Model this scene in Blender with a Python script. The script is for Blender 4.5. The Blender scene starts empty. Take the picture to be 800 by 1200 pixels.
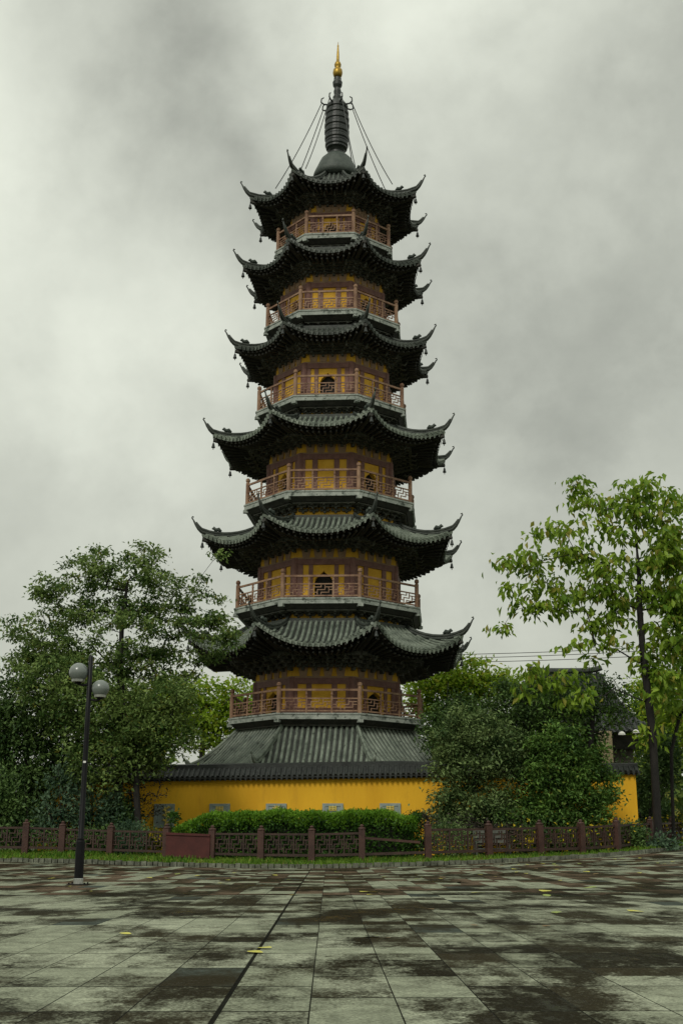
import bpy, math, random
import numpy as np
from mathutils import Vector, Matrix

R = math.radians
sc = bpy.context.scene
rng = np.random.default_rng(11)
random.seed(5)

# ------------------------------------------------------------------ camera, sky, sun, exposure
FPX, CAMH, HZ = 1400.0, 0.75, 986.0
TH = math.atan((HZ - 600) / FPX)
cam = bpy.data.cameras.new('camera')
cam.sensor_fit = 'VERTICAL'; cam.sensor_height = 36; cam.lens = FPX / 1200 * 36
cam.clip_start = 0.1; cam.clip_end = 5000
camo = bpy.data.objects.new('camera', cam); sc.collection.objects.link(camo)
camo.location = (0, 0, CAMH); camo.rotation_euler = (R(90) + TH, 0, 0)
sc.camera = camo

SUN_EL, SUN_AZ = 41, 200            # azimuth clockwise from +Y (view direction): behind the camera, to its left
world = bpy.data.worlds.new('World'); sc.world = world; world.use_nodes = True
nt = world.node_tree; N = nt.nodes; L = nt.links
N.clear()
wo = N.new('ShaderNodeOutputWorld'); bg = N.new('ShaderNodeBackground'); bg.inputs['Strength'].default_value = 0.1
L.new(bg.outputs[0], wo.inputs[0])
sky = N.new('ShaderNodeTexSky'); sky.sky_type = 'NISHITA'; sky.sun_disc = False
sky.sun_elevation = R(SUN_EL); sky.sun_rotation = R(SUN_AZ); sky.air_density = 1.5; sky.dust_density = 5
tc = N.new('ShaderNodeTexCoord')


def wmath(op, a, b=None, c=None, clamp=False):
    n = N.new('ShaderNodeMath'); n.operation = op; n.use_clamp = clamp
    for i, v in enumerate((a, b, c)):
        if v is None: continue
        if isinstance(v, (int, float)): n.inputs[i].default_value = v
        else: L.new(v, n.inputs[i])
    return n.outputs[0]


def wnoise(scale, detail, rough, dist=0.0, sx=1, sz=1.15, off=0.0):
    m = N.new('ShaderNodeMapping'); m.inputs['Scale'].default_value = (sx, 1, sz); m.inputs['Location'].default_value = (off, off * .7, off * .3)
    L.new(tc.outputs['Generated'], m.inputs[0])
    n = N.new('ShaderNodeTexNoise'); n.inputs['Scale'].default_value = scale; n.inputs['Detail'].default_value = detail
    n.inputs['Roughness'].default_value = rough; n.inputs['Distortion'].default_value = dist
    L.new(m.outputs[0], n.inputs[0]); return n.outputs['Fac']


def view_dir(px, py):
    a = (px - 400) / FPX; b = (600 - py) / FPX
    d = Vector((a, math.cos(TH) - b * math.sin(TH), math.sin(TH) + b * math.cos(TH))); return d.normalized()


# overcast cloud deck: brighter towards the zenith, soft billows, and the heavier and thinner banks the day has
warp = wnoise(2.2, 4, .55, .3, off=3.1)
fine = wnoise(9.0, 9, .6, .1, off=1.3)
mid = wnoise(3.4, 5, .55, .2, off=7.7)
sep = N.new('ShaderNodeSeparateXYZ'); L.new(tc.outputs['Generated'], sep.inputs[0])
zen = wmath('MAXIMUM', sep.outputs[2], 0.0)
dens = wmath('MULTIPLY_ADD', wmath('SUBTRACT', mid, .5), 0.62, 1.0)
dens = wmath('MULTIPLY_ADD', wmath('SUBTRACT', fine, .5), 0.42, dens)
dens = wmath('MULTIPLY_ADD', wmath('SUBTRACT', warp, .5), 0.25, dens)
bil = wnoise(3.6, 10, .58, .15, sz=1.0, off=5.2)
bm = N.new('ShaderNodeMapRange'); bm.interpolation_type = 'SMOOTHSTEP'; bm.inputs['From Min'].default_value = .42; bm.inputs['From Max'].default_value = .60; bm.inputs['To Min'].default_value = -.07; bm.inputs['To Max'].default_value = .08
L.new(bil, bm.inputs['Value']); dens = wmath('ADD', dens, bm.outputs[0])
wv = N.new('ShaderNodeTexNoise'); wv.inputs['Scale'].default_value = 4.5; wv.inputs['Detail'].default_value = 5
L.new(tc.outputs['Generated'], wv.inputs[0])
vm = N.new('ShaderNodeVectorMath'); vm.operation = 'MULTIPLY_ADD'
L.new(wv.outputs['Color'], vm.inputs[0]); vm.inputs[1].default_value = (.22, .22, .22)
sub = N.new('ShaderNodeVectorMath'); sub.operation = 'SUBTRACT'; L.new(tc.outputs['Generated'], sub.inputs[0]); sub.inputs[1].default_value = (.11, .11, .11)
L.new(sub.outputs[0], vm.inputs[2])
for px, py, rad, amt in [(215, 175, .11, -.30), (150, 95, .09, -.20), (290, 240, .09, -.12), (45, 140, .09, .18), (110, 300, .13, .22), (180, 430, .13, .17), (60, 560, .12, .14), (640, 400, .20, -.16),
                         (720, 520, .12, -.12), (560, 200, .12, -.05), (420, 30, .12, .10), (620, 690, .09, .10), (110, 10, .1, -.12), (780, 60, .12, -.10), (700, 230, .10, .05), (330, 90, .07, .06)]:
    dv = N.new('ShaderNodeVectorMath'); dv.operation = 'DISTANCE'
    L.new(vm.outputs[0], dv.inputs[0]); dv.inputs[1].default_value = view_dir(px, py)
    g = wmath('POWER', 2.718, wmath('MULTIPLY', wmath('POWER', dv.outputs['Value'], 2.0), -1 / (rad * rad)))
    dens = wmath('MULTIPLY_ADD', g, amt, dens)
lum = wmath('MULTIPLY', dens, wmath('MULTIPLY_ADD', wmath('POWER', zen, 2.5), 5.5, 5.3))
cc = N.new('ShaderNodeCombineColor')
L.new(wmath('MULTIPLY', lum, 1.0), cc.inputs[0]); L.new(wmath('MULTIPLY', lum, 1.038), cc.inputs[1]); L.new(wmath('MULTIPLY', lum, .90), cc.inputs[2])
mx = N.new('ShaderNodeMix'); mx.data_type = 'RGBA'; mx.inputs['Factor'].default_value = .95
L.new(sky.outputs[0], mx.inputs['A']); L.new(cc.outputs[0], mx.inputs['B'])
L.new(mx.outputs['Result'], bg.inputs['Color'])

sun = bpy.data.lights.new('sun', 'SUN'); sun.energy = 1.5; sun.angle = R(14); sun.color = (1, .96, .88)
suno = bpy.data.objects.new('sun', sun); sc.collection.objects.link(suno)
sd = Vector((math.sin(R(SUN_AZ)) * math.cos(R(SUN_EL)), math.cos(R(SUN_AZ)) * math.cos(R(SUN_EL)), math.sin(R(SUN_EL))))
suno.rotation_euler = sd.to_track_quat('Z', 'Y').to_euler(); suno.location = (0, -10, 60)

sc.view_settings.view_transform = 'Standard'; sc.view_settings.look = 'None'
sc.view_settings.gamma = 1; sc.view_settings.use_curve_mapping = False; sc.view_settings.exposure = 0.0
sc.cycles.max_bounces = 4; sc.cycles.diffuse_bounces = 3; sc.cycles.glossy_bounces = 2; sc.cycles.transmission_bounces = 3; sc.cycles.transparent_max_bounces = 8


# ------------------------------------------------------------------ helpers
def pt(px, py, Y):
    """the world point at distance Y along the view that the survey of the photograph gives for (px, py)"""
    a = (px - 400) / FPX; b = (600 - py) / FPX
    d = (a, math.cos(TH) - b * math.sin(TH), math.sin(TH) + b * math.cos(TH)); t = Y / d[1]
    return Vector((d[0] * t, Y, d[2] * t + CAMH))


def tag(o, label=None, cat=None, group=None, kind=None):
    for k, v in (('label', label), ('category', cat), ('group', group), ('kind', kind)):
        if v: o[k] = v
    return o


def empty(name, loc, rz=0, label=None, cat=None, group=None):
    o = bpy.data.objects.new(name, None); sc.collection.objects.link(o)
    o.location = loc; o.rotation_euler = (0, 0, rz); o.empty_display_size = .3
    return tag(o, label, cat, group)


def link_mesh(name, V, F, m, parent=None, smooth=False, loc=None):
    me = bpy.data.meshes.new(name)
    me.from_pydata([tuple(v) for v in V], [], F); me.update()
    if smooth: me.polygons.foreach_set('use_smooth', [True] * len(me.polygons))
    if m: me.materials.append(m)
    o = bpy.data.objects.new(name, me); sc.collection.objects.link(o)
    if parent: o.parent = parent
    if loc: o.location = loc
    return o


def copy_tree(o, parent=None):
    c = o.copy(); sc.collection.objects.link(c)
    if parent: c.parent = parent
    for ch in o.children: copy_tree(ch, c)
    return c


class MB:
    def __init__(s): s.V = []; s.F = []

    def add(s, V, F):
        n = len(s.V); s.V += [tuple(v) for v in V]; s.F += [tuple(i + n for i in f) for f in F]

    def hexa(s, P):     # 8 corners, bottom four then top four
        s.add(P, [(3, 2, 1, 0), (4, 5, 6, 7), (0, 1, 5, 4), (1, 2, 6, 5), (2, 3, 7, 6), (3, 0, 4, 7)])

    def box(s, c, d, rz=0, fr=None, taper=1.0):
        x, y, z = d[0] / 2, d[1] / 2, d[2] / 2
        P = [(-x, -y, -z), (x, -y, -z), (x, y, -z), (-x, y, -z)] + [(a * taper, b * taper, z) for a, b in ((-x, -y), (x, -y), (x, y), (-x, y))]
        ca, sa = math.cos(rz), math.sin(rz)
        P = [(c[0] + a * ca - b * sa, c[1] + a * sa + b * ca, c[2] + w) for a, b, w in P]
        if fr: P = [fr(p) for p in P]
        s.hexa(P)

    def bar(s, p, q, w, h, up=(0, 0, 1)):
        p = Vector(p); q = Vector(q); d = (q - p).normalized(); u = Vector(up)
        sd_ = d.cross(u)
        if sd_.length < 1e-4: sd_ = d.cross(Vector((1, 0, 0)))
        sd_.normalize(); u = sd_.cross(d)
        s.hexa([c + sd_ * (a * w / 2) + u * (b * h / 2) for c, b in ((p, -1), (p, 1)) for a in (-1, 1)][0:2] +
               [q + sd_ * (w / 2) - u * (h / 2), q - sd_ * (w / 2) - u * (h / 2)] +
               [p - sd_ * (w / 2) + u * (h / 2), p + sd_ * (w / 2) + u * (h / 2), q + sd_ * (w / 2) + u * (h / 2), q - sd_ * (w / 2) + u * (h / 2)])

    def tube(s, P, rad, n=8, cap=True, ry=None):
        P = [Vector(p) for p in P]; m = len(P)
        rad = rad if hasattr(rad, '__len__') else [rad] * m
        n0 = len(s.V); ref = None
        for i, p in enumerate(P):
            d = (P[min(i + 1, m - 1)] - P[max(i - 1, 0)])
            d = d.normalized() if d.length > 1e-9 else Vector((0, 0, 1))
            if ref is None:
                ref = Vector((0, 0, 1)).cross(d)
                if ref.length < .05: ref = Vector((1, 0, 0)).cross(d)
            ref = (ref - d * ref.dot(d)).normalized(); b = d.cross(ref)
            for k in range(n):
                t = 2 * math.pi * (k + .5) / n
                s.V.append(tuple(p + (ref * math.cos(t) + b * math.sin(t) * (ry or 1)) * rad[i]))
        for i in range(m - 1):
            for k in range(n):
                a = n0 + i * n + k; b_ = n0 + i * n + (k + 1) % n
                s.F.append((a, b_, b_ + n, a + n))
        if cap:
            s.F.append(tuple(n0 + k for k in range(n))[::-1]); s.F.append(tuple(n0 + (m - 1) * n + k for k in range(n)))

    def lathe(s, prof, n=20, c=(0, 0, 0), phase=0.0):
        n0 = len(s.V)
        for r, z in prof:
            for k in range(n):
                t = 2 * math.pi * (k + phase) / n
                s.V.append((c[0] + r * math.sin(t), c[1] - r * math.cos(t), c[2] + z))
        for i in range(len(prof) - 1):
            for k in range(n):
                a = n0 + i * n + k; b = n0 + i * n + (k + 1) % n
                s.F.append((a, b, b + n, a + n))
        s.F.append(tuple(n0 + k for k in range(n))[::-1]); s.F.append(tuple(n0 + (len(prof) - 1) * n + k for k in range(n)))

    def build(s, name, m, parent=None, smooth=False, loc=None):
        return link_mesh(name, s.V, s.F, m, parent, smooth, loc)


# ------------------------------------------------------------------ materials
def mat(name, c1, c2=None, rough=.7, scale=3.0, bump=0.0, bscale=None, spec=.4, metal=0.0, detail=6, lo=.35, hi=.65, stretch=(1, 1, 1), third=None, tscale=12., coord='Object', thresh=(.55, .68)):
    m = bpy.data.materials.new(name); m.use_nodes = True
    n = m.node_tree.nodes; l = m.node_tree.links; p = n['Principled BSDF']
    p.inputs['Roughness'].default_value = rough; p.inputs['Specular IOR Level'].default_value = spec; p.inputs['Metallic'].default_value = metal
    p.inputs['Base Color'].default_value = (*c1, 1)
    t = n.new('ShaderNodeTexCoord'); mp = n.new('ShaderNodeMapping'); mp.inputs['Scale'].default_value = stretch
    l.new(t.outputs[coord], mp.inputs[0])
    if c2:
        ns = n.new('ShaderNodeTexNoise'); ns.inputs['Scale'].default_value = scale; ns.inputs['Detail'].default_value = detail; ns.inputs['Roughness'].default_value = .65
        l.new(mp.outputs[0], ns.inputs[0])
        rp = n.new('ShaderNodeValToRGB'); rp.color_ramp.elements[0].position = lo; rp.color_ramp.elements[1].position = hi
        rp.color_ramp.elements[0].color = (*c1, 1); rp.color_ramp.elements[1].color = (*c2, 1)
        l.new(ns.outputs['Fac'], rp.inputs[0]); out = rp.outputs[0]
        if third:
            n2 = n.new('ShaderNodeTexNoise'); n2.inputs['Scale'].default_value = tscale; n2.inputs['Detail'].default_value = 8; n2.inputs['Roughness'].default_value = .7
            l.new(mp.outputs[0], n2.inputs[0])
            r2 = n.new('ShaderNodeMapRange'); r2.inputs['From Min'].default_value = thresh[0]; r2.inputs['From Max'].default_value = thresh[1]
            l.new(n2.outputs['Fac'], r2.inputs['Value'])
            mxx = n.new('ShaderNodeMix'); mxx.data_type = 'RGBA'; mxx.inputs['B'].default_value = (*third, 1)
            l.new(r2.outputs[0], mxx.inputs['Factor']); l.new(out, mxx.inputs['A']); out = mxx.outputs['Result']
        l.new(out, p.inputs['Base Color'])
    if bump:
        nb = n.new('ShaderNodeTexNoise'); nb.inputs['Scale'].default_value = bscale or scale * 4; nb.inputs['Detail'].default_value = 5
        l.new(mp.outputs[0], nb.inputs[0])
        b = n.new('ShaderNodeBump'); b.inputs['Strength'].default_value = bump; b.inputs['Distance'].default_value = .05
        l.new(nb.outputs['Fac'], b.inputs['Height']); l.new(b.outputs[0], p.inputs['Normal'])
    return m


def leaf_mat(name, c1, c2, c3=None, frac=.12, trans=.35, rough=.5, nscale=1.1):
    """leaves: each leaf its own tint, slow drift of hue through the crown, some light passing through"""
    m = bpy.data.materials.new(name); m.use_nodes = True
    n = m.node_tree.nodes; l = m.node_tree.links; p = n['Principled BSDF']; o = n['Material Output']
    g = n.new('ShaderNodeNewGeometry'); t = n.new('ShaderNodeTexCoord')
    ns = n.new('ShaderNodeTexNoise'); ns.inputs['Scale'].default_value = nscale; ns.inputs['Detail'].default_value = 3; l.new(t.outputs['Object'], ns.inputs[0])
    ad = n.new('ShaderNodeMath'); ad.operation = 'MULTIPLY_ADD'; l.new(g.outputs['Random Per Island'], ad.inputs[0]); ad.inputs[1].default_value = .55
    sb = n.new('ShaderNodeMath'); sb.operation = 'MULTIPLY_ADD'; l.new(ns.outputs['Fac'], sb.inputs[0]); sb.inputs[1].default_value = 2.2; sb.inputs[2].default_value = -.88
    l.new(sb.outputs[0], ad.inputs[2])
    rp = n.new('ShaderNodeValToRGB'); e = rp.color_ramp.elements
    e[0].position = .1; e[0].color = (*c1, 1); e[1].position = .85; e[1].color = (*c2, 1)
    if c3:
        rp2 = n.new('ShaderNodeMath'); rp2.operation = 'GREATER_THAN'; rp2.inputs[1].default_value = 1 - frac
        wn = n.new('ShaderNodeTexWhiteNoise'); wn.noise_dimensions = '1D'; l.new(g.outputs['Random Per Island'], wn.inputs['W'])
        l.new(wn.outputs['Value'], rp2.inputs[0])
        mxx = n.new('ShaderNodeMix'); mxx.data_type = 'RGBA'; mxx.inputs['B'].default_value = (*c3, 1)
        l.new(rp2.outputs[0], mxx.inputs['Factor']); l.new(rp.outputs[0], mxx.inputs['A']); col = mxx.outputs['Result']
    else: col = rp.outputs[0]
    l.new(ad.outputs[0], rp.inputs[0]); l.new(col, p.inputs['Base Color'])
    p.inputs['Roughness'].default_value = rough; p.inputs['Specular IOR Level'].default_value = .18
    tr = n.new('ShaderNodeBsdfTranslucent'); l.new(col, tr.inputs['Color'])
    ms = n.new('ShaderNodeMixShader'); ms.inputs[0].default_value = trans
    l.new(p.outputs[0], ms.inputs[1]); l.new(tr.outputs[0], ms.inputs[2]); l.new(ms.outputs[0], o.inputs['Surface'])
    return m


M = {}
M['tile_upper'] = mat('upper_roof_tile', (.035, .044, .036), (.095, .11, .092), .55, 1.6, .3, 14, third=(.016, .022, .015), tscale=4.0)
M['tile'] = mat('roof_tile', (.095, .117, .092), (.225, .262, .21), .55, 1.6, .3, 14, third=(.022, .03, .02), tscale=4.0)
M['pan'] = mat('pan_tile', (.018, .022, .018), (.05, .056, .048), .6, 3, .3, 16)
M['ridge'] = mat('ridge_tile', (.022, .028, .023), (.055, .064, .053), .6, 3, .3, 16)
M['tile_dark'] = mat('coping_tile', (.010, .012, .011), (.028, .033, .029), .55, 3, .3, 16)
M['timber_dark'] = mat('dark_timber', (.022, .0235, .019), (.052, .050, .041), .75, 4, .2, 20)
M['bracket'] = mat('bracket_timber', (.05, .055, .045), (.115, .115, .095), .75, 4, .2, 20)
M['plaster_tower'] = mat('tower_plaster', (.62, .335, .025), (.76, .445, .045), .8, 2.0, .1, 30)
M['plaster_wall'] = mat('wall_plaster', (.66, .35, .011), (.78, .44, .018), .8, .6, .12, 30, third=(.52, .27, .014), tscale=1.5, thresh=(.54, .80), stretch=(1, 1, .22))
M['timber_red'] = mat('red_brown_timber', (.15, .070, .055), (.23, .115, .09), .6, 4, .15, 24)
M['band'] = mat('painted_band', (.26, .165, .105), (.36, .24, .15), .75, 3, .1, 20)
M['rail'] = mat('weathered_rail', (.145, .073, .043), (.33, .205, .125), .65, 3, .2, 24, stretch=(1, 1, .6))
M['slab'] = mat('balcony_stone', (.22, .25, .22), (.37, .40, .355), .75, 2.0, .2, 18, third=(.05, .065, .05), tscale=3.5, thresh=(.52, .62))
M['interior'] = mat('dark_interior', (.012, .011, .01), (.02, .018, .015), .9, 2)
M['bronze'] = mat('dark_bronze', (.009, .013, .0115), (.026, .032, .028), .45, 5, .2, 20, spec=.5)
M['gold'] = mat('gilded_metal', (.26, .155, .02), (.44, .29, .05), .4, 6, .1, 20, metal=.6)
M['gilt_paint'] = mat('gilt_paint', (.50, .38, .06), (.68, .55, .14), .5, 8)
M['dome'] = mat('dome_metal', (.03, .042, .035), (.065, .08, .067), .6, 3, .2, 14)
M['fence'] = mat('fence_paint', (.024, .012, .008), (.050, .026, .018), .6, 3, .2, 30)
M['post'] = mat('fence_post_paint', (.036, .015, .010), (.068, .030, .021), .6, 3, .2, 30)
M['redpanel'] = mat('red_panel', (.048, .008, .006), (.075, .015, .011), .65, 3, .15, 40)
M['grey_stone'] = mat('plaque_stone', (.20, .25, .23), (.29, .34, .30), .7, 4, .2, 30)
M['kerb'] = mat('kerb_stone', (.05, .055, .038), (.17, .18, .135), .8, 5, .3, 30)
M['bark'] = mat('bark', (.006, .0055, .005), (.018, .0155, .0125), .85, 5, .6, 25, stretch=(1, 1, .3))
M['bark_grey'] = mat('grey_bark', (.016, .0145, .012), (.04, .035, .029), .85, 5, .6, 25, stretch=(1, 1, .3))
M['soil'] = mat('soil', (.022, .026, .012), (.05, .055, .025), .95, 2.0, .4, 20)
M['land'] = mat('land', (.03, .035, .018), (.06, .06, .035), .95, .3, .2, 8)
M['metal_black'] = mat('black_paint', (.003, .0032, .004), (.006, .0063, .0075), .45, 6, spec=.2)
M['steel'] = mat('brushed_steel', (.42, .44, .42), (.6, .6, .56), .3, 6, metal=.9)
M['globe'] = mat('frosted_globe', (.13, .155, .14), (.18, .20, .185), .25, 3, spec=.6)
M['white_paint'] = mat('white_paint', (.62, .64, .60), (.75, .76, .72), .5, 5)
M['bench_wood'] = mat('pale_bench_slats', (.07, .075, .062), (.11, .115, .095), .7, 5, .2, 30)
M['cream'] = mat('cream_render', (.36, .29, .17), (.50, .42, .26), .8, 1.5, .15, 20, third=(.18, .14, .08), tscale=3)
M['hall_wall'] = mat('hall_wall', (.05, .045, .035), (.10, .09, .07), .8, 2, .1, 20)
M['glass'] = mat('dark_glass', (.02, .025, .025), None, .08, spec=.6)
M['rubber'] = mat('rubber', (.012, .012, .012), None, .8)
M['wire'] = mat('wire', (.03, .03, .03), None, .6)
M['pale_tile'] = mat('pale_tile', (.6, .6, .55), (.72, .72, .67), .6, 6)

M['leaf_airy'] = leaf_mat('leaf_airy', (.045, .10, .022), (.225, .315, .09), (.16, .17, .03), .035)
M['leaf_dark'] = leaf_mat('leaf_dark', (.025, .060, .018), (.12, .20, .055), trans=.2)
M['leaf_mid'] = leaf_mat('leaf_mid', (.03, .075, .016), (.15, .27, .055), (.17, .22, .04), .05, trans=.25)
M['leaf_bluish'] = leaf_mat('leaf_bluish', (.03, .065, .035), (.11, .18, .10), trans=.25)
M['leaf_osm'] = leaf_mat('leaf_osmanthus', (.033, .075, .022), (.21, .29, .105), (.10, .13, .04), .05, trans=.25)
M['leaf_yel'] = leaf_mat('leaf_yellow_green', (.15, .27, .022), (.38, .52, .05), (.42, .42, .05), .08, trans=.55)
M['leaf_broad'] = leaf_mat('leaf_broad', (.10, .20, .018), (.30, .43, .05), (.34, .33, .06), .09, trans=.45, rough=.4)
M['leaf_far'] = leaf_mat('leaf_far', (.07, .13, .025), (.20, .27, .06), (.22, .23, .04), .1, trans=.4)
M['leaf_hedge'] = leaf_mat('leaf_hedge', (.018, .055, .008), (.060, .135, .020), trans=.25)
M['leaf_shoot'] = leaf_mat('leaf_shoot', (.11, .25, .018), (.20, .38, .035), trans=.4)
M['leaf_purple'] = leaf_mat('leaf_purple', (.022, .020, .016), (.060, .050, .036), trans=.2)
M['leaf_gold'] = leaf_mat('leaf_gold', (.05, .08, .02), (.10, .12, .03), (.62, .48, .03), .3, trans=.4)
M['grass'] = leaf_mat('grass_blades', (.06, .15, .012), (.18, .30, .035), (.22, .21, .05), .08, trans=.35)
M['fallen'] = mat('fallen_leaf_surface', (.42, .40, .05), (.62, .58, .12), .5, 8, coord='Generated')
M['fallen_green'] = mat('green_fallen_leaf_surface', (.17, .24, .04), (.30, .36, .08), .5, 8, coord='Generated')
M['fallen_brown'] = mat('brown_fallen_leaf_surface', (.10, .06, .02), (.20, .13, .05), .6, 8, coord='Generated')


def paving_mat():
    m = bpy.data.materials.new('wet_granite_paving'); m.use_nodes = True
    n = m.node_tree.nodes; l = m.node_tree.links; p = n['Principled BSDF']
    t = n.new('ShaderNodeTexCoord'); mp = n.new('ShaderNodeMapping')
    mp.inputs['Rotation'].default_value = (0, 0, R(-.6)); mp.inputs['Location'].default_value = (.085, 0, 0)
    l.new(t.outputs['Object'], mp.inputs[0])

    def mth(op, a, b=None, c=None, clamp=False):
        q = n.new('ShaderNodeMath'); q.operation = op; q.use_clamp = clamp
        for i, v in enumerate((a, b, c)):
            if v is None: continue
            if isinstance(v, (int, float)): q.inputs[i].default_value = v
            else: l.new(v, q.inputs[i])
        return q.outputs[0]

    def noise(scale, detail, sx=1., sy=1., rough=.6, dist=0., off=0.):
        q = n.new('ShaderNodeMapping'); q.inputs['Scale'].default_value = (sx, sy, 1); q.inputs['Location'].default_value = (off, off * .37, 0); l.new(mp.outputs[0], q.inputs[0])
        k = n.new('ShaderNodeTexNoise'); k.inputs['Scale'].default_value = scale; k.inputs['Detail'].default_value = detail
        k.inputs['Roughness'].default_value = rough; k.inputs['Distortion'].default_value = dist
        l.new(q.outputs[0], k.inputs[0]); return k.outputs['Fac']

    s = n.new('ShaderNodeSeparateXYZ'); l.new(mp.outputs[0], s.inputs[0])
    CW, RW = .415, .98
    cx = mth('DIVIDE', s.outputs[0], CW); ix = mth('FLOOR', cx)
    # rows shift a little from column to column as laid slabs do; every third column runs with longer slabs
    wn0 = n.new('ShaderNodeTexWhiteNoise'); wn0.noise_dimensions = '1D'; l.new(mth('FLOOR', mth('DIVIDE', ix, 2.0)), wn0.inputs['W'])
    cy = mth('ADD', mth('DIVIDE', s.outputs[1], RW), mth('MULTIPLY', mth('ROUND', mth('MULTIPLY', wn0.outputs['Value'], 2.0)), .5)); iy = mth('FLOOR', cy)
    cb = n.new('ShaderNodeCombineXYZ'); l.new(ix, cb.inputs[0]); l.new(iy, cb.inputs[1])
    wn = n.new('ShaderNodeTexWhiteNoise'); wn.noise_dimensions = '2D'; l.new(cb.outputs[0], wn.inputs['Vector'])
    rnd = wn.outputs['Value']
    sepc = n.new('ShaderNodeSeparateColor'); l.new(wn.outputs['Color'], sepc.inputs[0])
    # joints
    dx = mth('MULTIPLY', mth('ABSOLUTE', mth('SUBTRACT', mth('FRACT', cx), .5)), CW)
    dy = mth('MULTIPLY', mth('ABSOLUTE', mth('SUBTRACT', mth('FRACT', cy), .5)), RW)
    jx = mth('GREATER_THAN', dx, CW / 2 - .0035); jy = mth('GREATER_THAN', dy, RW / 2 - .011)
    joint = mth('MAXIMUM', jx, jy)
    # the wide expansion joint beside column -1, and the cross joint 18 m out
    big = mth('LESS_THAN', mth('ABSOLUTE', mth('ADD', s.outputs[0], CW)), .013)
    big2 = mth('LESS_THAN', mth('ABSOLUTE', mth('SUBTRACT', s.outputs[1], 18.2)), .10)
    joint = mth('MAXIMUM', joint, mth('MAXIMUM', big, big2))
    # wet and drying patches, the sky's pale sheen put into the light ones' colour: each slab soaks differently, and water lies in broad shapes across them
    w1 = noise(1.0, 7, 1.15, .60, .62, .5); w2 = noise(3.2, 6, 1.5, .7, .68, .4, 5.3); w3 = noise(.34, 3, 1., .7, .5, 0, 9.)
    slab = mth('SUBTRACT', rnd, .5)
    w4 = noise(14, 5, .8, .6, .72, .3, 3.7)
    # water creeps along the cross joints: each half-slab course pales on its own, drying and painted sheen alike
    rowc = n.new('ShaderNodeCombineXYZ')
    wob = mth('MULTIPLY', mth('SUBTRACT', w4, .5), .55)
    l.new(mth('ADD', s.outputs[0], wob), rowc.inputs[0]); l.new(mth('MULTIPLY', mth('FLOOR', mth('ADD', mth('MULTIPLY', cy, 2.0), mth('MULTIPLY', wob, .35))), 3.17), rowc.inputs[1])
    nr_ = n.new('ShaderNodeTexNoise'); nr_.inputs['Scale'].default_value = .85; nr_.inputs['Detail'].default_value = 5; nr_.inputs['Roughness'].default_value = .6
    l.new(rowc.outputs[0], nr_.inputs[0])
    wet = mth('MULTIPLY', mth('SUBTRACT', nr_.outputs['Fac'], .5), 1.8)
    wet = mth('ADD', wet, mth('MULTIPLY', mth('SUBTRACT', w1, .5), 2.0))
    wet = mth('ADD', wet, mth('MULTIPLY', mth('SUBTRACT', w2, .5), .9))
    wet = mth('ADD', wet, mth('MULTIPLY', mth('SUBTRACT', w3, .5), 1.5))
    wet = mth('ADD', wet, mth('MULTIPLY', mth('SUBTRACT', w4, .5), .8))
    wet = mth('ADD', wet, mth('MULTIPLY', slab, .38))
    wet = mth('ADD', wet, mth('MULTIPLY', mth('SUBTRACT', noise(48, 4, 1., .8, .75, 0, 6.1), .5), 1.25))
    wet = mth('ADD', wet, .54, clamp=False)
    wr = n.new('ShaderNodeMapRange'); wr.interpolation_type = 'SMOOTHSTEP'; wr.inputs['From Min'].default_value = .20; wr.inputs['From Max'].default_value = .80
    l.new(wet, wr.inputs['Value']); wetf = wr.outputs[0]
    grain = noise(55, 3, 1, 1, .7); grain2 = noise(14, 4, 1, 1, .7, 0, 2.)
    dry_sheen = n.new('ShaderNodeMix'); dry_sheen.data_type = 'RGBA'; dry_sheen.inputs['A'].default_value = (.25, .272, .195, 1); dry_sheen.inputs['B'].default_value = (.45, .478, .36, 1)  # pale tone stands for drying stone and for sky reflection, painted as base colour
    l.new(mth('MULTIPLY_ADD', rnd, .6, mth('MULTIPLY', grain2, .4)), dry_sheen.inputs['Factor'])
    wetc = n.new('ShaderNodeMix'); wetc.data_type = 'RGBA'; wetc.inputs['A'].default_value = (.009, .0085, .005, 1); wetc.inputs['B'].default_value = (.040, .034, .019, 1)
    l.new(mth('MULTIPLY_ADD', sepc.outputs[1], .6, mth('MULTIPLY', grain2, .4)), wetc.inputs['Factor'])
    # slabs of darker granite
    dk = n.new('ShaderNodeMix'); dk.data_type = 'RGBA'; dk.inputs['B'].default_value = (.085, .10, .085, 1)
    l.new(mth('GREATER_THAN', sepc.outputs[2], .95), dk.inputs['Factor']); l.new(dry_sheen.outputs['Result'], dk.inputs['A'])
    # beyond the cross joint the slabs are a mixed reddish stone
    rd = n.new('ShaderNodeMix'); rd.data_type = 'RGBA'; rd.inputs['B'].default_value = (.155, .115, .08, 1)
    l.new(mth('MULTIPLY', mth('GREATER_THAN', s.outputs[1], 18.2), mth('GREATER_THAN', sepc.outputs[0], .45)), rd.inputs['Factor']); l.new(dk.outputs['Result'], rd.inputs['A'])
    mo = n.new('ShaderNodeMix'); mo.data_type = 'RGBA'; mo.blend_type = 'MULTIPLY'; mo.inputs['Factor'].default_value = .8
    mr = n.new('ShaderNodeMapRange'); mr.inputs['From Min'].default_value = .34; mr.inputs['From Max'].default_value = .62; mr.inputs['To Min'].default_value = 1.1; mr.inputs['To Max'].default_value = .55
    l.new(noise(6, 7, .9, .7, .72, .3, 8.1), mr.inputs['Value']); l.new(rd.outputs['Result'], mo.inputs['A']); l.new(mr.outputs[0], mo.inputs['B'])
    cm = n.new('ShaderNodeMix'); cm.data_type = 'RGBA'; l.new(wetf, cm.inputs['Factor']); l.new(mo.outputs['Result'], cm.inputs['A']); l.new(wetc.outputs['Result'], cm.inputs['B'])
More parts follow.
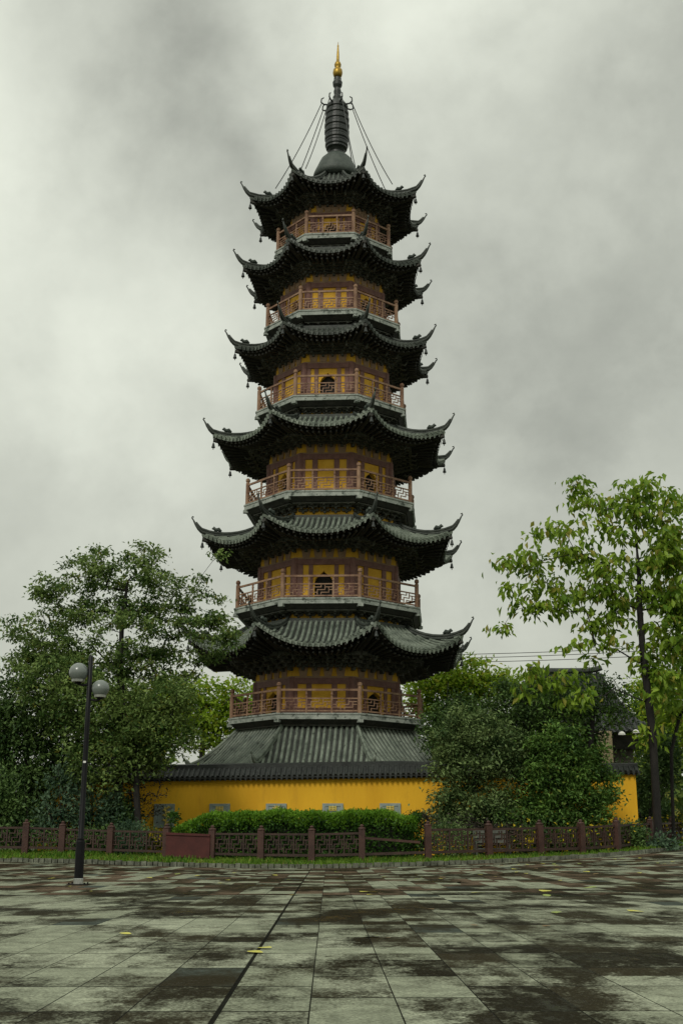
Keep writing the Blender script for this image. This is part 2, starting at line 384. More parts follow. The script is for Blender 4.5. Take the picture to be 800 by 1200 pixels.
    gm = n.new('ShaderNodeMix'); gm.data_type = 'RGBA'; gm.blend_type = 'MULTIPLY'; gm.inputs['Factor'].default_value = .75
    gr = n.new('ShaderNodeMapRange'); gr.inputs['From Min'].default_value = .32; gr.inputs['From Max'].default_value = .68; gr.inputs['To Min'].default_value = .35; gr.inputs['To Max'].default_value = 1.35
    l.new(grain, gr.inputs['Value']); l.new(cm.outputs['Result'], gm.inputs['A']); l.new(gr.outputs[0], gm.inputs['B'])
    jm = n.new('ShaderNodeMix'); jm.data_type = 'RGBA'; jm.inputs['B'].default_value = (.006, .006, .005, 1)
    l.new(mth('MULTIPLY', joint, .95), jm.inputs['Factor']); l.new(gm.outputs['Result'], jm.inputs['A'])
    l.new(jm.outputs['Result'], p.inputs['Base Color'])
    pud = n.new('ShaderNodeMapRange'); pud.interpolation_type = 'SMOOTHSTEP'; pud.inputs['From Min'].default_value = .92; pud.inputs['From Max'].default_value = 1.2; l.new(wet, pud.inputs['Value'])
    ro = mth('SUBTRACT', mth('MULTIPLY_ADD', wetf, -.30, .80), mth('MULTIPLY', pud.outputs[0], .32))
    l.new(mth('MULTIPLY_ADD', pud.outputs[0], .22, 1.10), p.inputs['IOR']); l.new(ro, p.inputs['Roughness']); p.inputs['Specular IOR Level'].default_value = .10
    b = n.new('ShaderNodeBump'); b.inputs['Strength'].default_value = .35; b.inputs['Distance'].default_value = .006
    l.new(mth('SUBTRACT', mth('MULTIPLY', grain, mth('SUBTRACT', 1.0, pud.outputs[0])), mth('MULTIPLY', joint, 1.5)), b.inputs['Height']); l.new(b.outputs[0], p.inputs['Normal'])
    return m


M['paving'] = paving_mat()

# ------------------------------------------------------------------ terrain, plaza, kerb
FP = [(-60, 960, 1000, 41.0), (-15, 961, 1000.5, 41.0), (29, 961, 1001, 41.0), (72, 963, 1001.5, 41.2), (129, 965, 1003.5, 40.9), (194.5, 966, 1006, 40.3), (248, 968, 1008.5, 40.0), (305.5, 968.3, 1010.3, 39.7),
      (365, 968.5, 1011, 39.5), (424, 967, 1009.8, 39.4), (501.6, 963, 1008, 39.4), (573, 962.5, 1005.7, 40.0), (633, 961.5, 1004.2, 40.6), (681.5, 961, 1002.5, 41.3),
      (723.5, 958.8, 1000, 42.2), (763, 957.6, 994, 46), (788, 957.5, 989.5, 50), (815, 957, 987, 55)]
KP = [(-200, 1004, 38.4), (5, 1010, 38.2), (100, 1012, 38.0), (200, 1015.5, 37.4), (300, 1017.5, 36.9), (380, 1018, 36.7), (500, 1014.5, 37.0), (600, 1010.5, 37.8), (680, 1006, 38.9), (740, 1001.5, 40.6), (800, 995, 46), (860, 991, 54)]
fpts = [pt(a, c, Y) for a, b, c, Y in FP]
kpts = [pt(a, b, Y) for a, b, Y in KP]
kx = [-60, *[p.x for p in kpts], 70]; ky = [38.4, *[p.y for p in kpts], 60]; kz = [kpts[0].z, *[p.z for p in kpts], kpts[-1].z]
fx = [-60, *[p.x for p in fpts], 70]; fz = [fpts[0].z, *[p.z for p in fpts], fpts[-1].z]


def kline(x): return float(np.interp(x, kx, ky)), float(np.interp(x, kx, kz))
def fzl(x): return float(np.interp(x, fx, fz))


def plaza_z(x, y):
    yk, z = kline(x); t = min(max((y - 20) / (yk - 20), 0), 1)
    return z * t * t * (3 - 2 * t)


def lawn_z(x, y):
    yk, z = kline(x); f = fzl(x); t = min(max((y - yk) / 2.6, 0), 1)
    return z + .05 + (max(f, z + .05) - z - .05) * t - .03


def sheet(name, xs, rows, fz_, m):
    V = []; F = []
    for x in xs:
        for r in rows(x): V.append((x, r, fz_(x, r)))
    nr = len(rows(xs[0]))
    for i in range(len(xs) - 1):
        for j in range(nr - 1):
            a = i * nr + j; F.append((a, a + nr, a + nr + 1, a + 1))
    o = link_mesh(name, V, F, m, smooth=True); o['kind'] = 'structure'; return o


xs = list(np.linspace(-60, 70, 105))
sheet('plaza', xs, lambda x: [-40, -10, 0, 5, 10, 15, 20] + list(np.linspace(21, kline(x)[0], 14)), plaza_z, M['paving'])
sheet('lawn_soil', xs, lambda x: [kline(x)[0] + .14 + d for d in (0, .5, 1, 1.5, 2, 2.6, 4, 7, 12, 25, 60)], lambda x, y: lawn_z(x, y), M['soil'])
g = link_mesh('ground', [(-2500, -2500, -.35), (2500, -2500, -.35), (2500, 2500, -.35), (-2500, 2500, -.35)], [(0, 1, 2, 3)], M['land']); g['kind'] = 'structure'

kb = MB()      # kerb of small upright edging stones
x = -16.0
while x < 22:
    w = random.uniform(.15, .24); y, z = kline(x); y2, z2 = kline(x + w)
    kb.box((x + w / 2, (y + y2) / 2 + .07, (z + z2) / 2 + .015 + random.uniform(-.012, .02)), (w * .88, .12, .20), math.atan2(y2 - y, w), taper=.93)
    x += w
kb.build('kerb', M['kerb'])['kind'] = 'structure'


# ------------------------------------------------------------------ the pagoda
C8 = math.cos(R(22.5)); T8 = math.tan(R(22.5))


def face(i):
    a = R(45 * i); n = Vector((math.sin(a), -math.cos(a), 0)); t = Vector((math.cos(a), math.sin(a), 0))
    return lambda p: n * p[1] + t * p[0] + Vector((0, 0, p[2]))       # (along face, out from axis, up)


def corner(i):
    a = R(45 * i + 22.5); n = Vector((math.sin(a), -math.cos(a), 0)); t = Vector((math.cos(a), math.sin(a), 0))
    return lambda p: n * p[1] + t * p[0] + Vector((0, 0, p[2]))


PX, PY = -.655, 55.0
pag = empty('pagoda', (PX, PY, 0), R(-5), 'tall seven-storey octagonal pagoda with yellow walls and dark upswept tiled roofs', 'pagoda')
pag.rotation_euler = (0, R(.65), R(-5))

ZB = [5.97, 10.93, 15.85, 20.53, 24.92, 29.12]          # balcony floors
RB = [4.67, 4.58, 4.28, 3.87, 3.57, 3.15]
ZT = [10.18, 14.94, 19.78, 24.41, 28.75, 32.54]         # wing tips
RT = [7.07, 6.63, 6.31, 5.44, 5.19, 4.95]
ZE = [8.55, 13.45, 18.37, 23.04, 27.27, 31.12]          # eaves at mid side
ZR = [10.12, 14.82, 19.70, 24.27, 28.50, 33.6]         # where the roof meets the wall above
ZW = [7.62, 12.92, 17.92, 22.47, 26.72, 30.60]          # wall head
RW_ = [3.44, 3.37, 3.10, 2.89, 2.65, 2.36, 1.05]


EM = [757, 624, 499, 392, 296, 214.5]
RTOP = [728, 607, 489, 385, 293, 200]
for k in range(6):
    ae_ = (RT[k] - .42) * C8 - .40
    ZE[k] = pt(380, EM[k], PY - ae_).z + .12
    if k < 5: ZR[k] = pt(380, RTOP[k], PY - RW_[k + 1] * C8 - .42).z
print('eaves', [round(q, 2) for q in ZE], [round(q, 2) for q in ZR])


class RoofShape:
    def __init__(s, at, zt, ae, ze, rc, zc, conc=1.5, pw=2.4):
        s.at, s.zt, s.ae, s.ze, s.conc, s.pw = at, zt, ae, ze, conc, pw
        s.lr = rc * C8 - ae; s.lz = zc - ze

    def __call__(s, u, v):
        a = s.at + (s.ae - s.at) * v; z = s.zt + (s.ze - s.zt) * (1 - max(0, 1 - v) ** s.conc)
        au = abs(u); a += s.lr * au ** 2.6 * v ** 1.6; z += s.lz * au ** s.pw * v ** 1.7
        return (T8 * a * u, a, z)


def make_roof(shape, tipR, tipZ, aw, zw, roll=.24, rr=.068, under=True, name='roof', tile=None, ornaments=True, bells=True, ztop=None, matname='tile'):
    tm = M[matname]
    ts = MB(); NU, NV = 24, 9; pans = []
    for i in range(8):
        f = face(i); n0 = len(ts.V); f0 = len(ts.F)
        for b in range(NV + 1):
            for a in range(NU + 1):
                ts.V.append(tuple(f(shape(-1 + 2 * a / NU, b / NV))))
        for b in range(NV):
            for a in range(NU):
                q = n0 + b * (NU + 1) + a; ts.F.append((q, q + NU + 1, q + NU + 2, q + 1))
        pans.append((f0, len(ts.F)))
        # eave lip, and the rolls of cover tile with their round ends
        n1 = len(ts.V)
        for a in range(NU + 1):
            p = shape(-1 + 2 * a / NU, 1); ts.V.append(tuple(f(p))); ts.V.append(tuple(f((p[0], p[1] - .03, p[2] - .13))))
        for a in range(NU):
            q = n1 + 2 * a; ts.F.append((q, q + 1, q + 3, q + 2))
        xe = shape(1, 1)[0]; k = int((xe - .1) / roll)
        for j in range(-k, k + 1):
            x = j * roll
            # v where the roll leaves the hip
            v0 = 0.0
            for q in range(41):
                v = q / 40
                if shape(1, v)[0] >= abs(x) + rr * .7: v0 = v; break
            else: continue
            P = []
            m = max(3, int(9 * (1 - v0)) + 1)
            for q in range(m):
                v = v0 + (1.006 - v0) * q / (m - 1)
                lo, hi = 0, 1
                for _ in range(14):
                    um = (lo + hi) / 2
                    if shape(um, v)[0] < abs(x): lo = um
                    else: hi = um
                p = shape(math.copysign(um, x), v); P.append(f((x, p[1], p[2] + .018)))
            ts.tube(P, rr, 7)
            # drip: a little pointed tongue between the rolls at the eave
            e = P[-1]; lo, hi = 0, 1
            p = shape(min(1, abs(x) / xe), 1)
            ts.hexa([f((x + roll * .5 + dx_, p[1] + dy_, p[2] + dz_)) for dx_, dy_, dz_ in
                     ((-.02, .0, -.16), (.02, .0, -.16), (.02, .03, -.16), (-.02, .03, -.16), (-.075, .0, .0), (.075, .0, .0), (.075, .035, .0), (-.075, .035, .0))])
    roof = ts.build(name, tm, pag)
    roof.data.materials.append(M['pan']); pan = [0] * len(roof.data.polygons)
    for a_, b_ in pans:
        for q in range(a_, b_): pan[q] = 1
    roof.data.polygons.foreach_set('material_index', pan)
    # hip ridges with upturned horns
    for i in range(8):
        f = face(i); c = corner(i); rb = MB()
        P = [f(shape(1, v)) for v in np.linspace(0, 1, 9)]
        P = [(p.to_2d().length, p.z + .07) for p in P]
        if tipR:
            r0, z0 = P[-1]; r1, z1 = P[-2]; sl = (z0 - z1) / (r0 - r1)
            for t in (.33, .66, 1.0):
                P.append((r0 + (tipR - r0) * t, z0 + (tipZ - z0) * (t * .55 + .45 * t * t)))
        n_ = len(P); rad = [.085] * (n_ - 3) + [.075, .055, .03] if tipR else [.085] * n_
        rb.tube([c((0, r, z)) for r, z in P], rad, 8)
        rb.tube([c((0, r, z + .12)) for r, z in P[:-1 if tipR else None]], [x_ * .9 for x_ in rad[:len(P) - (1 if tipR else 0)]], 6)
        if tipR:      # curled end
            tr, tz = P[-1]
            rb.tube([c((0, tr, tz)), c((0, tr + .05, tz + .06)), c((0, tr + .03, tz + .13)), c((0, tr - .04, tz + .11))], [.032, .034, .034, .025], 6)
        rg = rb.build('ridge', M['ridge'] if tipR and bells else M['tile'], roof, smooth=True)
        if ornaments:
            ob = MB(); r_, z_ = P[int(len(P) * .52)]
            ob.tube([c((0, r_ - .20, z_ + .20)), c((0, r_ - .08, z_ + .30)), c((0, r_ + .06, z_ + .26)), c((0, r_ + .16, z_ + .35)), c((0, r_ + .22, z_ + .29))], [.06, .10, .09, .08, .04], 7)
            ob.build('ridge_ornament', M['dome'], roof, smooth=True)
        if bells and tipR:
            r_, z_ = P[8]
            wb = MB(); wb.tube([c((0, r_ - .06, z_ - .16)), c((0, r_ - .06, z_ - .50))], .014, 5)
            q = c((0, r_ - .06, z_ - .74))
            wb.lathe([(.085, 0), (.09, .03), (.065, .10), (.055, .17), (.04, .22), (.015, .25)], 10, q)
            wb.tube([q + Vector((0, 0, .03)), q + Vector((0, 0, -.09))], [.01, .022], 5)
            wb.build('wind_bell', M['bronze'], roof)
    if under:
        # soffit boards from the eave in to the purlin and wall head, rafters below them
        ub = MB(); rf = MB(); ap, zp = aw + (shape.ae - aw) * .42, zw + (shape.ze - zw) * .62 + .12

        def U(u, v, drop=.14):
            e = shape(u, 1); a0, z0 = (e[1] - .05), e[2] - drop
            lift = shape.lz * .25 * abs(u) ** 2.2
            if v < .62: t = v / .62; a = a0 + (ap - a0) * t; z = z0 + (zp + lift + .22 - z0) * t + (.14 - drop)*t
            else: t = (v - .62) / .38; a = ap + (aw + .02 - ap) * t; z = zp + lift * (1 - t) + .22 + .35 * t + (.14 - drop)
            return (T8 * a * u, a, z)
        for i in range(8):
            f = face(i); n0 = len(ub.V); NV2 = 8
            for b in range(NV2 + 1):
                for a in range(NU + 1): ub.V.append(tuple(f(U(-1 + 2 * a / NU, b / NV2))))
            for b in range(NV2):
                for a in range(NU):
                    q = n0 + b * (NU + 1) + a; ub.F.append((q, q + 1, q + NU + 2, q + NU + 1))
            nr = int(shape.ae * 2 * T8 / .27)
            for j in range(nr + 1):
                u = -0.985 + 1.97 * j / nr
                rf.tube([f(U(u, v, .20)) for v in (.012, .3, .60)], .055, 4)
                rf.tube([f(U(u, v, .34)) for v in (.10, .35, .60)], .058, 4)
            c = corner(i)
            rf.tube([f(U(1, v, .30)) for v in (.0, .3, .6, .95)], [.09, .12, .13, .13], 6)
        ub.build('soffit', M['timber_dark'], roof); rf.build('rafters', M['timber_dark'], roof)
        # bracket sets
        bk = MB(); tiers = 4
        for i in range(8):
            f = face(i); hw = T8 * aw
            for x in (-hw * .62, -hw * .2, hw * .2, hw * .62):
                dep = (ap - aw)
                for t in range(tiers):
                    z = zw + .34 + (zp - .22 - zw) * t / tiers; d = dep * (t + 1) / tiers
                    bk.box((x * (1 + .10 * t), aw + d / 2, z), (.11, d, .13), fr=f)
                    bk.box((x * (1 + .10 * t), aw + d - .04, z + .11), (.52, .10, .11), fr=f)
                    for dx_ in (-.22, 0, .22): bk.box((x * (1 + .10 * t) + dx_, aw + d - .04, z + .20), (.14, .15, .10), fr=f)
                bk.tube([f((x * 1.3, ap + .02, zp - .1)), f((x * 1.36, ap + .22, zp - .16)), f((x * 1.4, ap + .36, zp + .02))], [.07, .06, .03], 5)
            bk.box((0, ap, zp + .10), (2 * T8 * ap, .16, .18), fr=f)
            c = corner(i); rw = aw / C8
            for t in range(tiers):
                z = zw + .34 + (zp - .22 - zw) * t / tiers; d = (ap / C8 - rw) * (t + 1) / tiers
                bk.box((0, rw + d / 2, z), (.13, d, .15), fr=c)
                bk.box((0, rw + d - .05, z + .12), (.55, .12, .12), fr=c)
                for dx_ in (-.24, 0, .24): bk.box((dx_, rw + d - .05, z + .22), (.16, .17, .10), fr=c)
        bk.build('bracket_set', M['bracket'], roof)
    return roof


def octa(mb, r, z0, z1, r1=None):
    mb.lathe([(r, z0), (r1 or r, z1)], 8, phase=.5)


# lattice pattern of one bay in unit squares: fret of broken bars
FRET = [((0, 1), (2, 1)), ((1, 3), (3, 3)), ((3, 1), (5, 1)), ((4, 3), (6, 3)), ((2, 2), (4, 2)), ((2, 0), (2, 2)), ((4, 2), (4, 4)), ((1, 1), (1, 3)), ((5, 1), (5, 3)),
        ((3, 3), (3, 4)), ((3, 0), (3, 1)), ((0, 2), (1, 2)), ((5, 2), (6, 2))]


def fret_bay(mb, fr, x0, x1, a, z0, z1, th=.035):
    def P(g): return (x0 + (x1 - x0) * g[0] / 6, z0 + (z1 - z0) * g[1] / 4)
    for g, h in FRET:
        (xa, za), (xb, zb) = P(g), P(h)
        if za == zb: mb.box(((xa + xb) / 2, a, za), (abs(xb - xa) + th * .9, th * 1.0, th), fr=fr)
        else: mb.box((xa, a, (za + zb) / 2), (th * .98, th * .94, abs(zb - za) - th * 1.02), fr=fr)


def storey(k):
    zb, rb, zw, rw = ZB[k], RB[k], ZW[k], RW_[k]; aw = rw * C8; hw = T8 * aw
    zhead = zw - .30
    ztop = zw + .75
    # walls: four faces with an arched doorway, four with a panel; the doorways change faces from storey to storey
    wb = MB(); tf = MB(); bd = MB(); inn = MB(); dpan = []
    octa(inn, rw * .80, zb + .005, ztop - .05)
    dh = min(zhead - zb - .22, 1.42); dw = .30 + .02 * (6 - k)
    for i in range(8):
        f = face(i); door = (i % 2 == 0) == (k % 2 == 1)
        # opening outline: ogee arch
        if door:
            arch = [(-dw, zb), (-dw, zb + dh * .60), (-dw * .98, zb + dh * .70), (-dw * .78, zb + dh * .80), (-dw * .52, zb + dh * .86), (-dw * .2, zb + dh * .93), (0, zb + dh)]
            full = arch + [(-x, z) for x, z in arch[-2::-1]]
            n0 = len(wb.V)
            out = [(-hw, zb), (-hw, ztop), (hw, ztop), (hw, zb)]
            ring = full
            wb.V += [tuple(f((x, aw, z))) for x, z in out] + [tuple(f((x, aw, z))) for x, z in ring]
            nr = len(ring)
            mid = nr // 2
            # left half and right half polygons
            wb.F.append(tuple([n0 + 0] + [n0 + 4 + q for q in range(0, mid + 1)] + [n0 + 1]))
            wb.F.append(tuple([n0 + 1, n0 + 4 + mid, n0 + 2]))
            wb.F.append(tuple([n0 + 2] + [n0 + 4 + q for q in range(mid, nr)] + [n0 + 3]))
            # reveal
            n1 = len(wb.V); wb.V += [tuple(f((x, aw - .30, z))) for x, z in ring]
            for q in range(nr - 1): wb.F.append((n0 + 4 + q, n1 + q, n1 + q + 1, n0 + 4 + q + 1))
            # door leaf set deep in the doorway
            db = MB(); db.V += [tuple(f((x * .995, aw - .24, z)) ) for x, z in ring] + [tuple(f((x * .995, aw - .28, z))) for x, z in ring]
            db.F.append(tuple(range(nr))); db.F.append(tuple(range(nr, 2 * nr))[::-1])
            for q in range(nr - 1): db.F.append((q, nr + q, nr + q + 1, q + 1))
            db.bar(f((0, aw - .235, zb)), f((0, aw - .235, zb + dh * .9)), .03, .03, up=f((0, 1, 0)))
            dpan.append(db)
            xs_ = [dw + .17, hw * .66]
        else:
            n0 = len(wb.V); wb.V += [tuple(f(p)) for p in ((-hw, aw, zb), (-hw, aw, ztop), (hw, aw, ztop), (hw, aw, zb))]; wb.F.append((n0, n0 + 1, n0 + 2, n0 + 3))
            xs_ = [hw * .42, hw * .74]
        P = .045
        for sgn in (-1, 1):
            # uprights: beside the middle panel, beside the narrow panel
            tf.box((sgn * xs_[0], aw + P / 2, (zb + zhead) / 2), (.24 if not door else .19, P, zhead - zb), fr=f)
            w2 = hw - xs_[1]; tf.box((sgn * (xs_[1] + w2 / 2 + .03), aw + P / 2 + .004, (zb + zhead) / 2), (w2 - .08, P, zhead - zb), fr=f)
        tf.box((0, aw + P / 2 + .012, zhead + .13), (2 * hw, P + .03, .26), fr=f)
        tf.box((0, aw + P / 2 + .008, zb + .16), (2 * hw, P + .02, .30), fr=f) if not door else [tf.box((s_ * (hw + dw + .1) / 2, aw + P / 2 + .008, zb + .16), (hw - dw - .1, P + .02, .30), fr=f) for s_ in (-1, 1)]
        c = corner(i); tf.lathe([(.15, zb), (.15, zhead + .28)], 10, c((0, rw - .02, 0)))
        # painted band above the beam, cut into lobed panels between the bracket feet
        bd.box((0, aw + .012, zhead + .30), (2 * hw, .05, .07), fr=f)
        for x in (-hw * .62, -hw * .2, hw * .2, hw * .62):
            bd.hexa([f(p) for p in ((x - .15, aw + .006, zhead + .335), (x + .15, aw + .006, zhead + .335), (x + .15, aw + .05, zhead + .335), (x - .15, aw + .05, zhead + .335),
                                    (x - .26, aw + .006, ztop), (x + .26, aw + .006, ztop), (x + .26, aw + .05, ztop), (x - .26, aw + .05, ztop))])
    wall = wb.build('storey_wall', M['plaster_tower'], pag)
    tf.build('timber_frame', M['timber_red'], wall); bd.build('painted_band', M['band'], wall); inn.build('inner_wall', M['interior'], wall)
    for db in dpan: db.build('door', M['interior'], wall)
    # balcony slab on corbels
    sb = MB(); octa(sb, rb - .03, zb - .26, zb - .07, rb - .03); octa(sb, rb, zb - .07, zb)
    for i in range(8):
        c = corner(i); sb.box((0, rb - .10, zb - .32), (.22, .2, .14), fr=c, taper=1.0)
    bal = sb.build('balcony', M['slab'], pag)
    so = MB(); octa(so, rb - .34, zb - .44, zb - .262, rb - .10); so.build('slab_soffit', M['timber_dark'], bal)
    rn = RW_[k] + .12; zlow = (ZR[k - 1] - .35) if k else 4.9
    nb = MB(); octa(nb, rn, zlow, zb - .443)
    nb.build('balcony_neck', M['plaster_tower'], bal)
    bk = MB(); an = rn * C8; ao = (rb - .36) * C8
    for i in range(8):
        f = face(i); hw2 = T8 * an
        for x in ((-.8, -.4, 0, .4, .8)):
            xx = x * hw2
            for t in range(3):
                d = (ao - an) * (t + .6) / 3; z = zb - .50 - (zb - .5 - zlow - .45) * (2 - t) / 3 * .8
                bk.box((xx * (1 + .05 * t), an + d / 2, z), (.10, d, .10), fr=f); bk.box((xx * (1 + .05 * t), an + d - .05, z + .07), (.40, .09, .08), fr=f)
                for dx_ in (-.17, .17): bk.box((xx * (1 + .05 * t) + dx_, an + d - .05, z + .12), (.10, .12, .06), fr=f)
        bk.box((0, an + .05, zb - .50), (2 * hw2, .10, .09), fr=f)
        bk.box((0, (an + ao) / 2 + .10, zb - .48), (2 * T8 * (ao - .25), (ao - an) - .30, .055), fr=f)
    bk.build('bracket_set', M['bracket'], bal)
    # railing
    ar = (rb - .17) * C8; hr = T8 * ar
    for i in range(8):
        f = face(i); rl = MB()
        nb_ = 3; e = .10
        rl.box((0, ar, zb + .98), (2 * hr - .16, .075, .085), fr=f)
        rl.box((0, ar, zb + .62), (2 * hr - .16, .05, .05), fr=f); rl.box((0, ar, zb + .10), (2 * hr - .16, .05, .06), fr=f)
        for b in range(nb_):
            x0 = -hr + e + (2 * hr - 2 * e) * b / nb_; x1 = -hr + e + (2 * hr - 2 * e) * (b + 1) / nb_
            fret_bay(rl, f, x0 + .03, x1 - .03, ar, zb + .13, zb + .60)
            if b: rl.box((x0, ar, zb + .36), (.075, .06, .72), fr=f); rl.lathe([(.03, .72), (.055, .80), (.04, .86), (.05, .93)], 8, f((x0, ar, zb)))
        rl.build('railing', M['rail'], bal)
        c = corner(i); pb = MB(); r_ = ar / C8
        pb.lathe([(.095, 0), (.095, 1.06), (.075, 1.08), (.075, 1.12), (.105, 1.16), (.105, 1.24), (.06, 1.30)], 10, c((0, r_, zb)))
        pb.build('railing_post', M['rail'], bal, smooth=False)
    # roof over this storey
    rc = RT[k] - .42; zc = ZT[k] - .62
    top_a = RW_[k + 1] * C8 + (.42 if k < 5 else -.1)
    sh = RoofShape(top_a, ZR[k], rc * C8 - .40, ZE[k], rc, zc, 1.5 if k < 5 else 1.75)
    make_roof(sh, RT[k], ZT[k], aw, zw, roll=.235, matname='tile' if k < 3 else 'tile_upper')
    if k < 5:   # ridge course where the tiles meet the wall
        cb = MB(); octa(cb, top_a / C8 + .10, ZR[k] - .06, ZR[k] + .13)
        cb.build('ridge_course', M['ridge'], pag)


for k in range(6): storey(k)

# ground storey and its skirt roof, mostly behind the yellow precinct wall
gw = MB(); octa(gw, 4.1, .25, 5.0); gwall = gw.build('storey_wall', M['plaster_tower'], pag)
pl = MB(); octa(pl, 6.3, .0, .45); pl.build('stone_plinth', M['grey_stone'], pag)
sk = RoofShape(3.75, 5.46, 5.75, 3.62, 6.25, 3.72, 1.25)
make_roof(sk, 6.55, 4.15, 3.8, 3.2, roll=.235, bells=False, ornaments=False)
gp = MB()
for i in range(8):
    c = corner(i); gp.lathe([(.26, .45), (.26, .6), (.18, .66), (.18, 3.5)], 12, c((0, 5.7, 0)))
    gp.box((0, 5.7 * C8, 3.3), (2 * T8 * 5.7 * C8 - .3, .2, .3), fr=face(i))
gp.build('gallery_column', M['timber_red'], pag)

# spire
sp = MB()
sp.lathe([(1.25, 33.6), (1.16, 34.0), (1.02, 34.32), (.90, 34.6), (.80, 34.82), (.60, 35.03), (.40, 35.17)], 28)
spire = sp.build('spire', M['dome'], pag, smooth=True)
b = MB(); prof = [(.36, 35.17), (.36, 35.3), (.44, 35.42)]
zz = np.linspace(35.5, 38.1, 8)
for q in range(7):
    z0, z1 = zz[q], zz[q + 1]; t = (q + .5) / 7; r_ = .47 + .15 * math.sin(math.pi * (.18 + .72 * t))
    prof += [(r_ - .02, z0), (r_ - .02, z0 + (z1 - z0) * .25), (r_ + .03, z0 + (z1 - z0) * .42), (r_ + .035, z0 + (z1 - z0) * .8), (r_ - .02, z1)]
prof += [(.42, 38.25), (.30, 38.38), (.22, 38.45), (.24, 38.6), (.17, 38.72), (.2, 38.95), (.16, 39.15), (.24, 39.3), (.26, 39.5), (.2, 39.62), (.2, 39.75), (.14, 39.82)]
b.lathe(prof, 24); b.build('ringed_mast', M['bronze'], spire)
b = MB(); b.lathe([(.13, 39.82), (.22, 39.9), (.26, 40.08), (.235, 40.27), (.12, 40.40), (.17, 40.48), (.185, 40.6), (.14, 40.72), (.085, 40.80), (.07, 41.2), (.045, 41.6), (.035, 41.70), (.05, 41.76), (.02, 41.82), (.01, 42.0)], 20)
b.build('gold_finial', M['gold'], spire, smooth=True)
for i in range(8):
    c = corner(i); hb = MB()
    hb.tube([c((0, .5, 38.05)), c((0, .74, 38.02)), c((0, .88, 38.12)), c((0, .86, 38.32)), c((0, .74, 38.42))], [.05, .045, .04, .035, .03], 6)
    hb.build('chain_hook', M['bronze'], spire)
    ch = MB(); p0 = c((0, .84, 38.1)); p1 = c((0, 3.2, 32.62))
    P = [p0.lerp(p1, t) - Vector((0, 0, .25 * 4 * t * (1 - t))) for t in np.linspace(0, 1, 9)]
    ch.tube(P, .024, 5); ch.build('chain', M['bronze'], spire)

# ------------------------------------------------------------------ yellow precinct wall with coping
WX0, WX1 = pt(50, 930, 48.6).x, pt(744.5, 930, 46.6).x
def wallY(x): return 48.6 + (46.6 - 48.6) * (x - WX0) / (WX1 - WX0)
def wallZ(x): return 3.03 + .23 * (x - WX0) / (WX1 - WX0)
WANG = math.atan2(46.6 - 48.6, WX1 - WX0)
wl = empty('precinct_wall', (WX0, wallY(WX0), .1), 0, 'long yellow plastered wall with dark tile coping running past the pagoda foot', 'wall')
def hsc(s): return 1 - .36 * min(1, max(0, (s / WL - .62) / .15))
WL = (WX1 - WX0) / math.cos(WANG)
def WF(s, d, z): # s along, d towards viewer
    x = WX0 + s * math.cos(WANG) + d * math.sin(WANG); y = wallY(WX0) + s * math.sin(WANG) - d * math.cos(WANG); return Vector((x - WX0, y - wallY(WX0), z - .1))
WL = (WX1 - WX0) / math.cos(WANG)
mb = MB(); n = 30
for q in range(n):
    s0, s1 = WL * q / n, WL * (q + 1) / n; z0, z1 = wallZ(WX0 + s0), wallZ(WX0 + s1)
    mb.add([WF(s0, .2, .05), WF(s1, .2, .05), WF(s1, .2, z1), WF(s0, .2, z0), WF(s0, -.2, .05), WF(s1, -.2, .05), WF(s1, -.2, z1), WF(s0, -.2, z0)],
           [(0, 1, 2, 3), (5, 4, 7, 6)] + ([(4, 0, 3, 7)] if q == 0 else []) + ([(1, 5, 6, 2)] if q == n - 1 else []))
mb.build('wall_face', M['plaster_wall'], wl)
cp = MB(); s = 0.0
for d_ in (1, -1):
    sidx = np.linspace(-.12, WL + .12, 40)
    V0 = len(cp.V)
    for s in sidx:
        z = wallZ(WX0 + s)
        for dd, dz in ((.46, .0), (.46, .07), (.10, .38), (.10, .56), (0, .60)): cp.V.append(tuple(WF(s, dd * d_ * (.55 + .45 * hsc(s)), z + dz * hsc(s))))
    for a in range(len(sidx) - 1):
        for b_ in range(4):
            q = V0 + a * 5 + b_; cp.F.append((q, q + 5, q + 6, q + 1))
s = -.1
while s < WL + .1:
    z = wallZ(WX0 + s)
    for d_ in (1, -1):
        q_ = hsc(s); w_ = .55 + .45 * q_; cp.tube([WF(s, .11 * d_ * w_, z + .39 * q_), WF(s, .49 * d_ * w_, z + .075 * q_)], .055, 7)
        cp.hexa([WF(s + .10 + a, (.455 * w_ + b_) * d_, z + h) for a, b_, h in ((-.02, 0, -.09), (.02, 0, -.09), (.02, .02, -.09), (-.02, .02, -.09), (-.06, 0, .04), (.06, 0, .04), (.06, .025, .04), (-.06, .025, .04))])
    s += .20
cp.add([WF(0, .38, 3.032), WF(WL, .36, 3.262), WF(WL, -.36, 3.262), WF(0, -.38, 3.032)], [(0, 1, 2, 3)])
for s_ in (-.12, WL + .12):
    z = wallZ(WX0 + s_); cp.add([WF(s_, a * (.55 + .45 * hsc(s_)), z + h * hsc(s_)) for a, h in ((.46, 0), (.46, .07), (.1, .38), (.1, .56), (-.1, .56), (-.1, .38), (-.46, .07), (-.46, 0))], [tuple(range(8))])
cp.build('coping', M['tile_dark'], wl)
ev = MB(); ev.add([WF(0, .30, 2.98), WF(WL, .30, 3.21), WF(WL, .30, 3.258), WF(0, .30, 3.028), WF(0, .203, 2.98), WF(WL, .203, 3.21)], [(0, 1, 2, 3), (4, 5, 1, 0)])
ev.build('cornice', M['tile_dark'], wl)
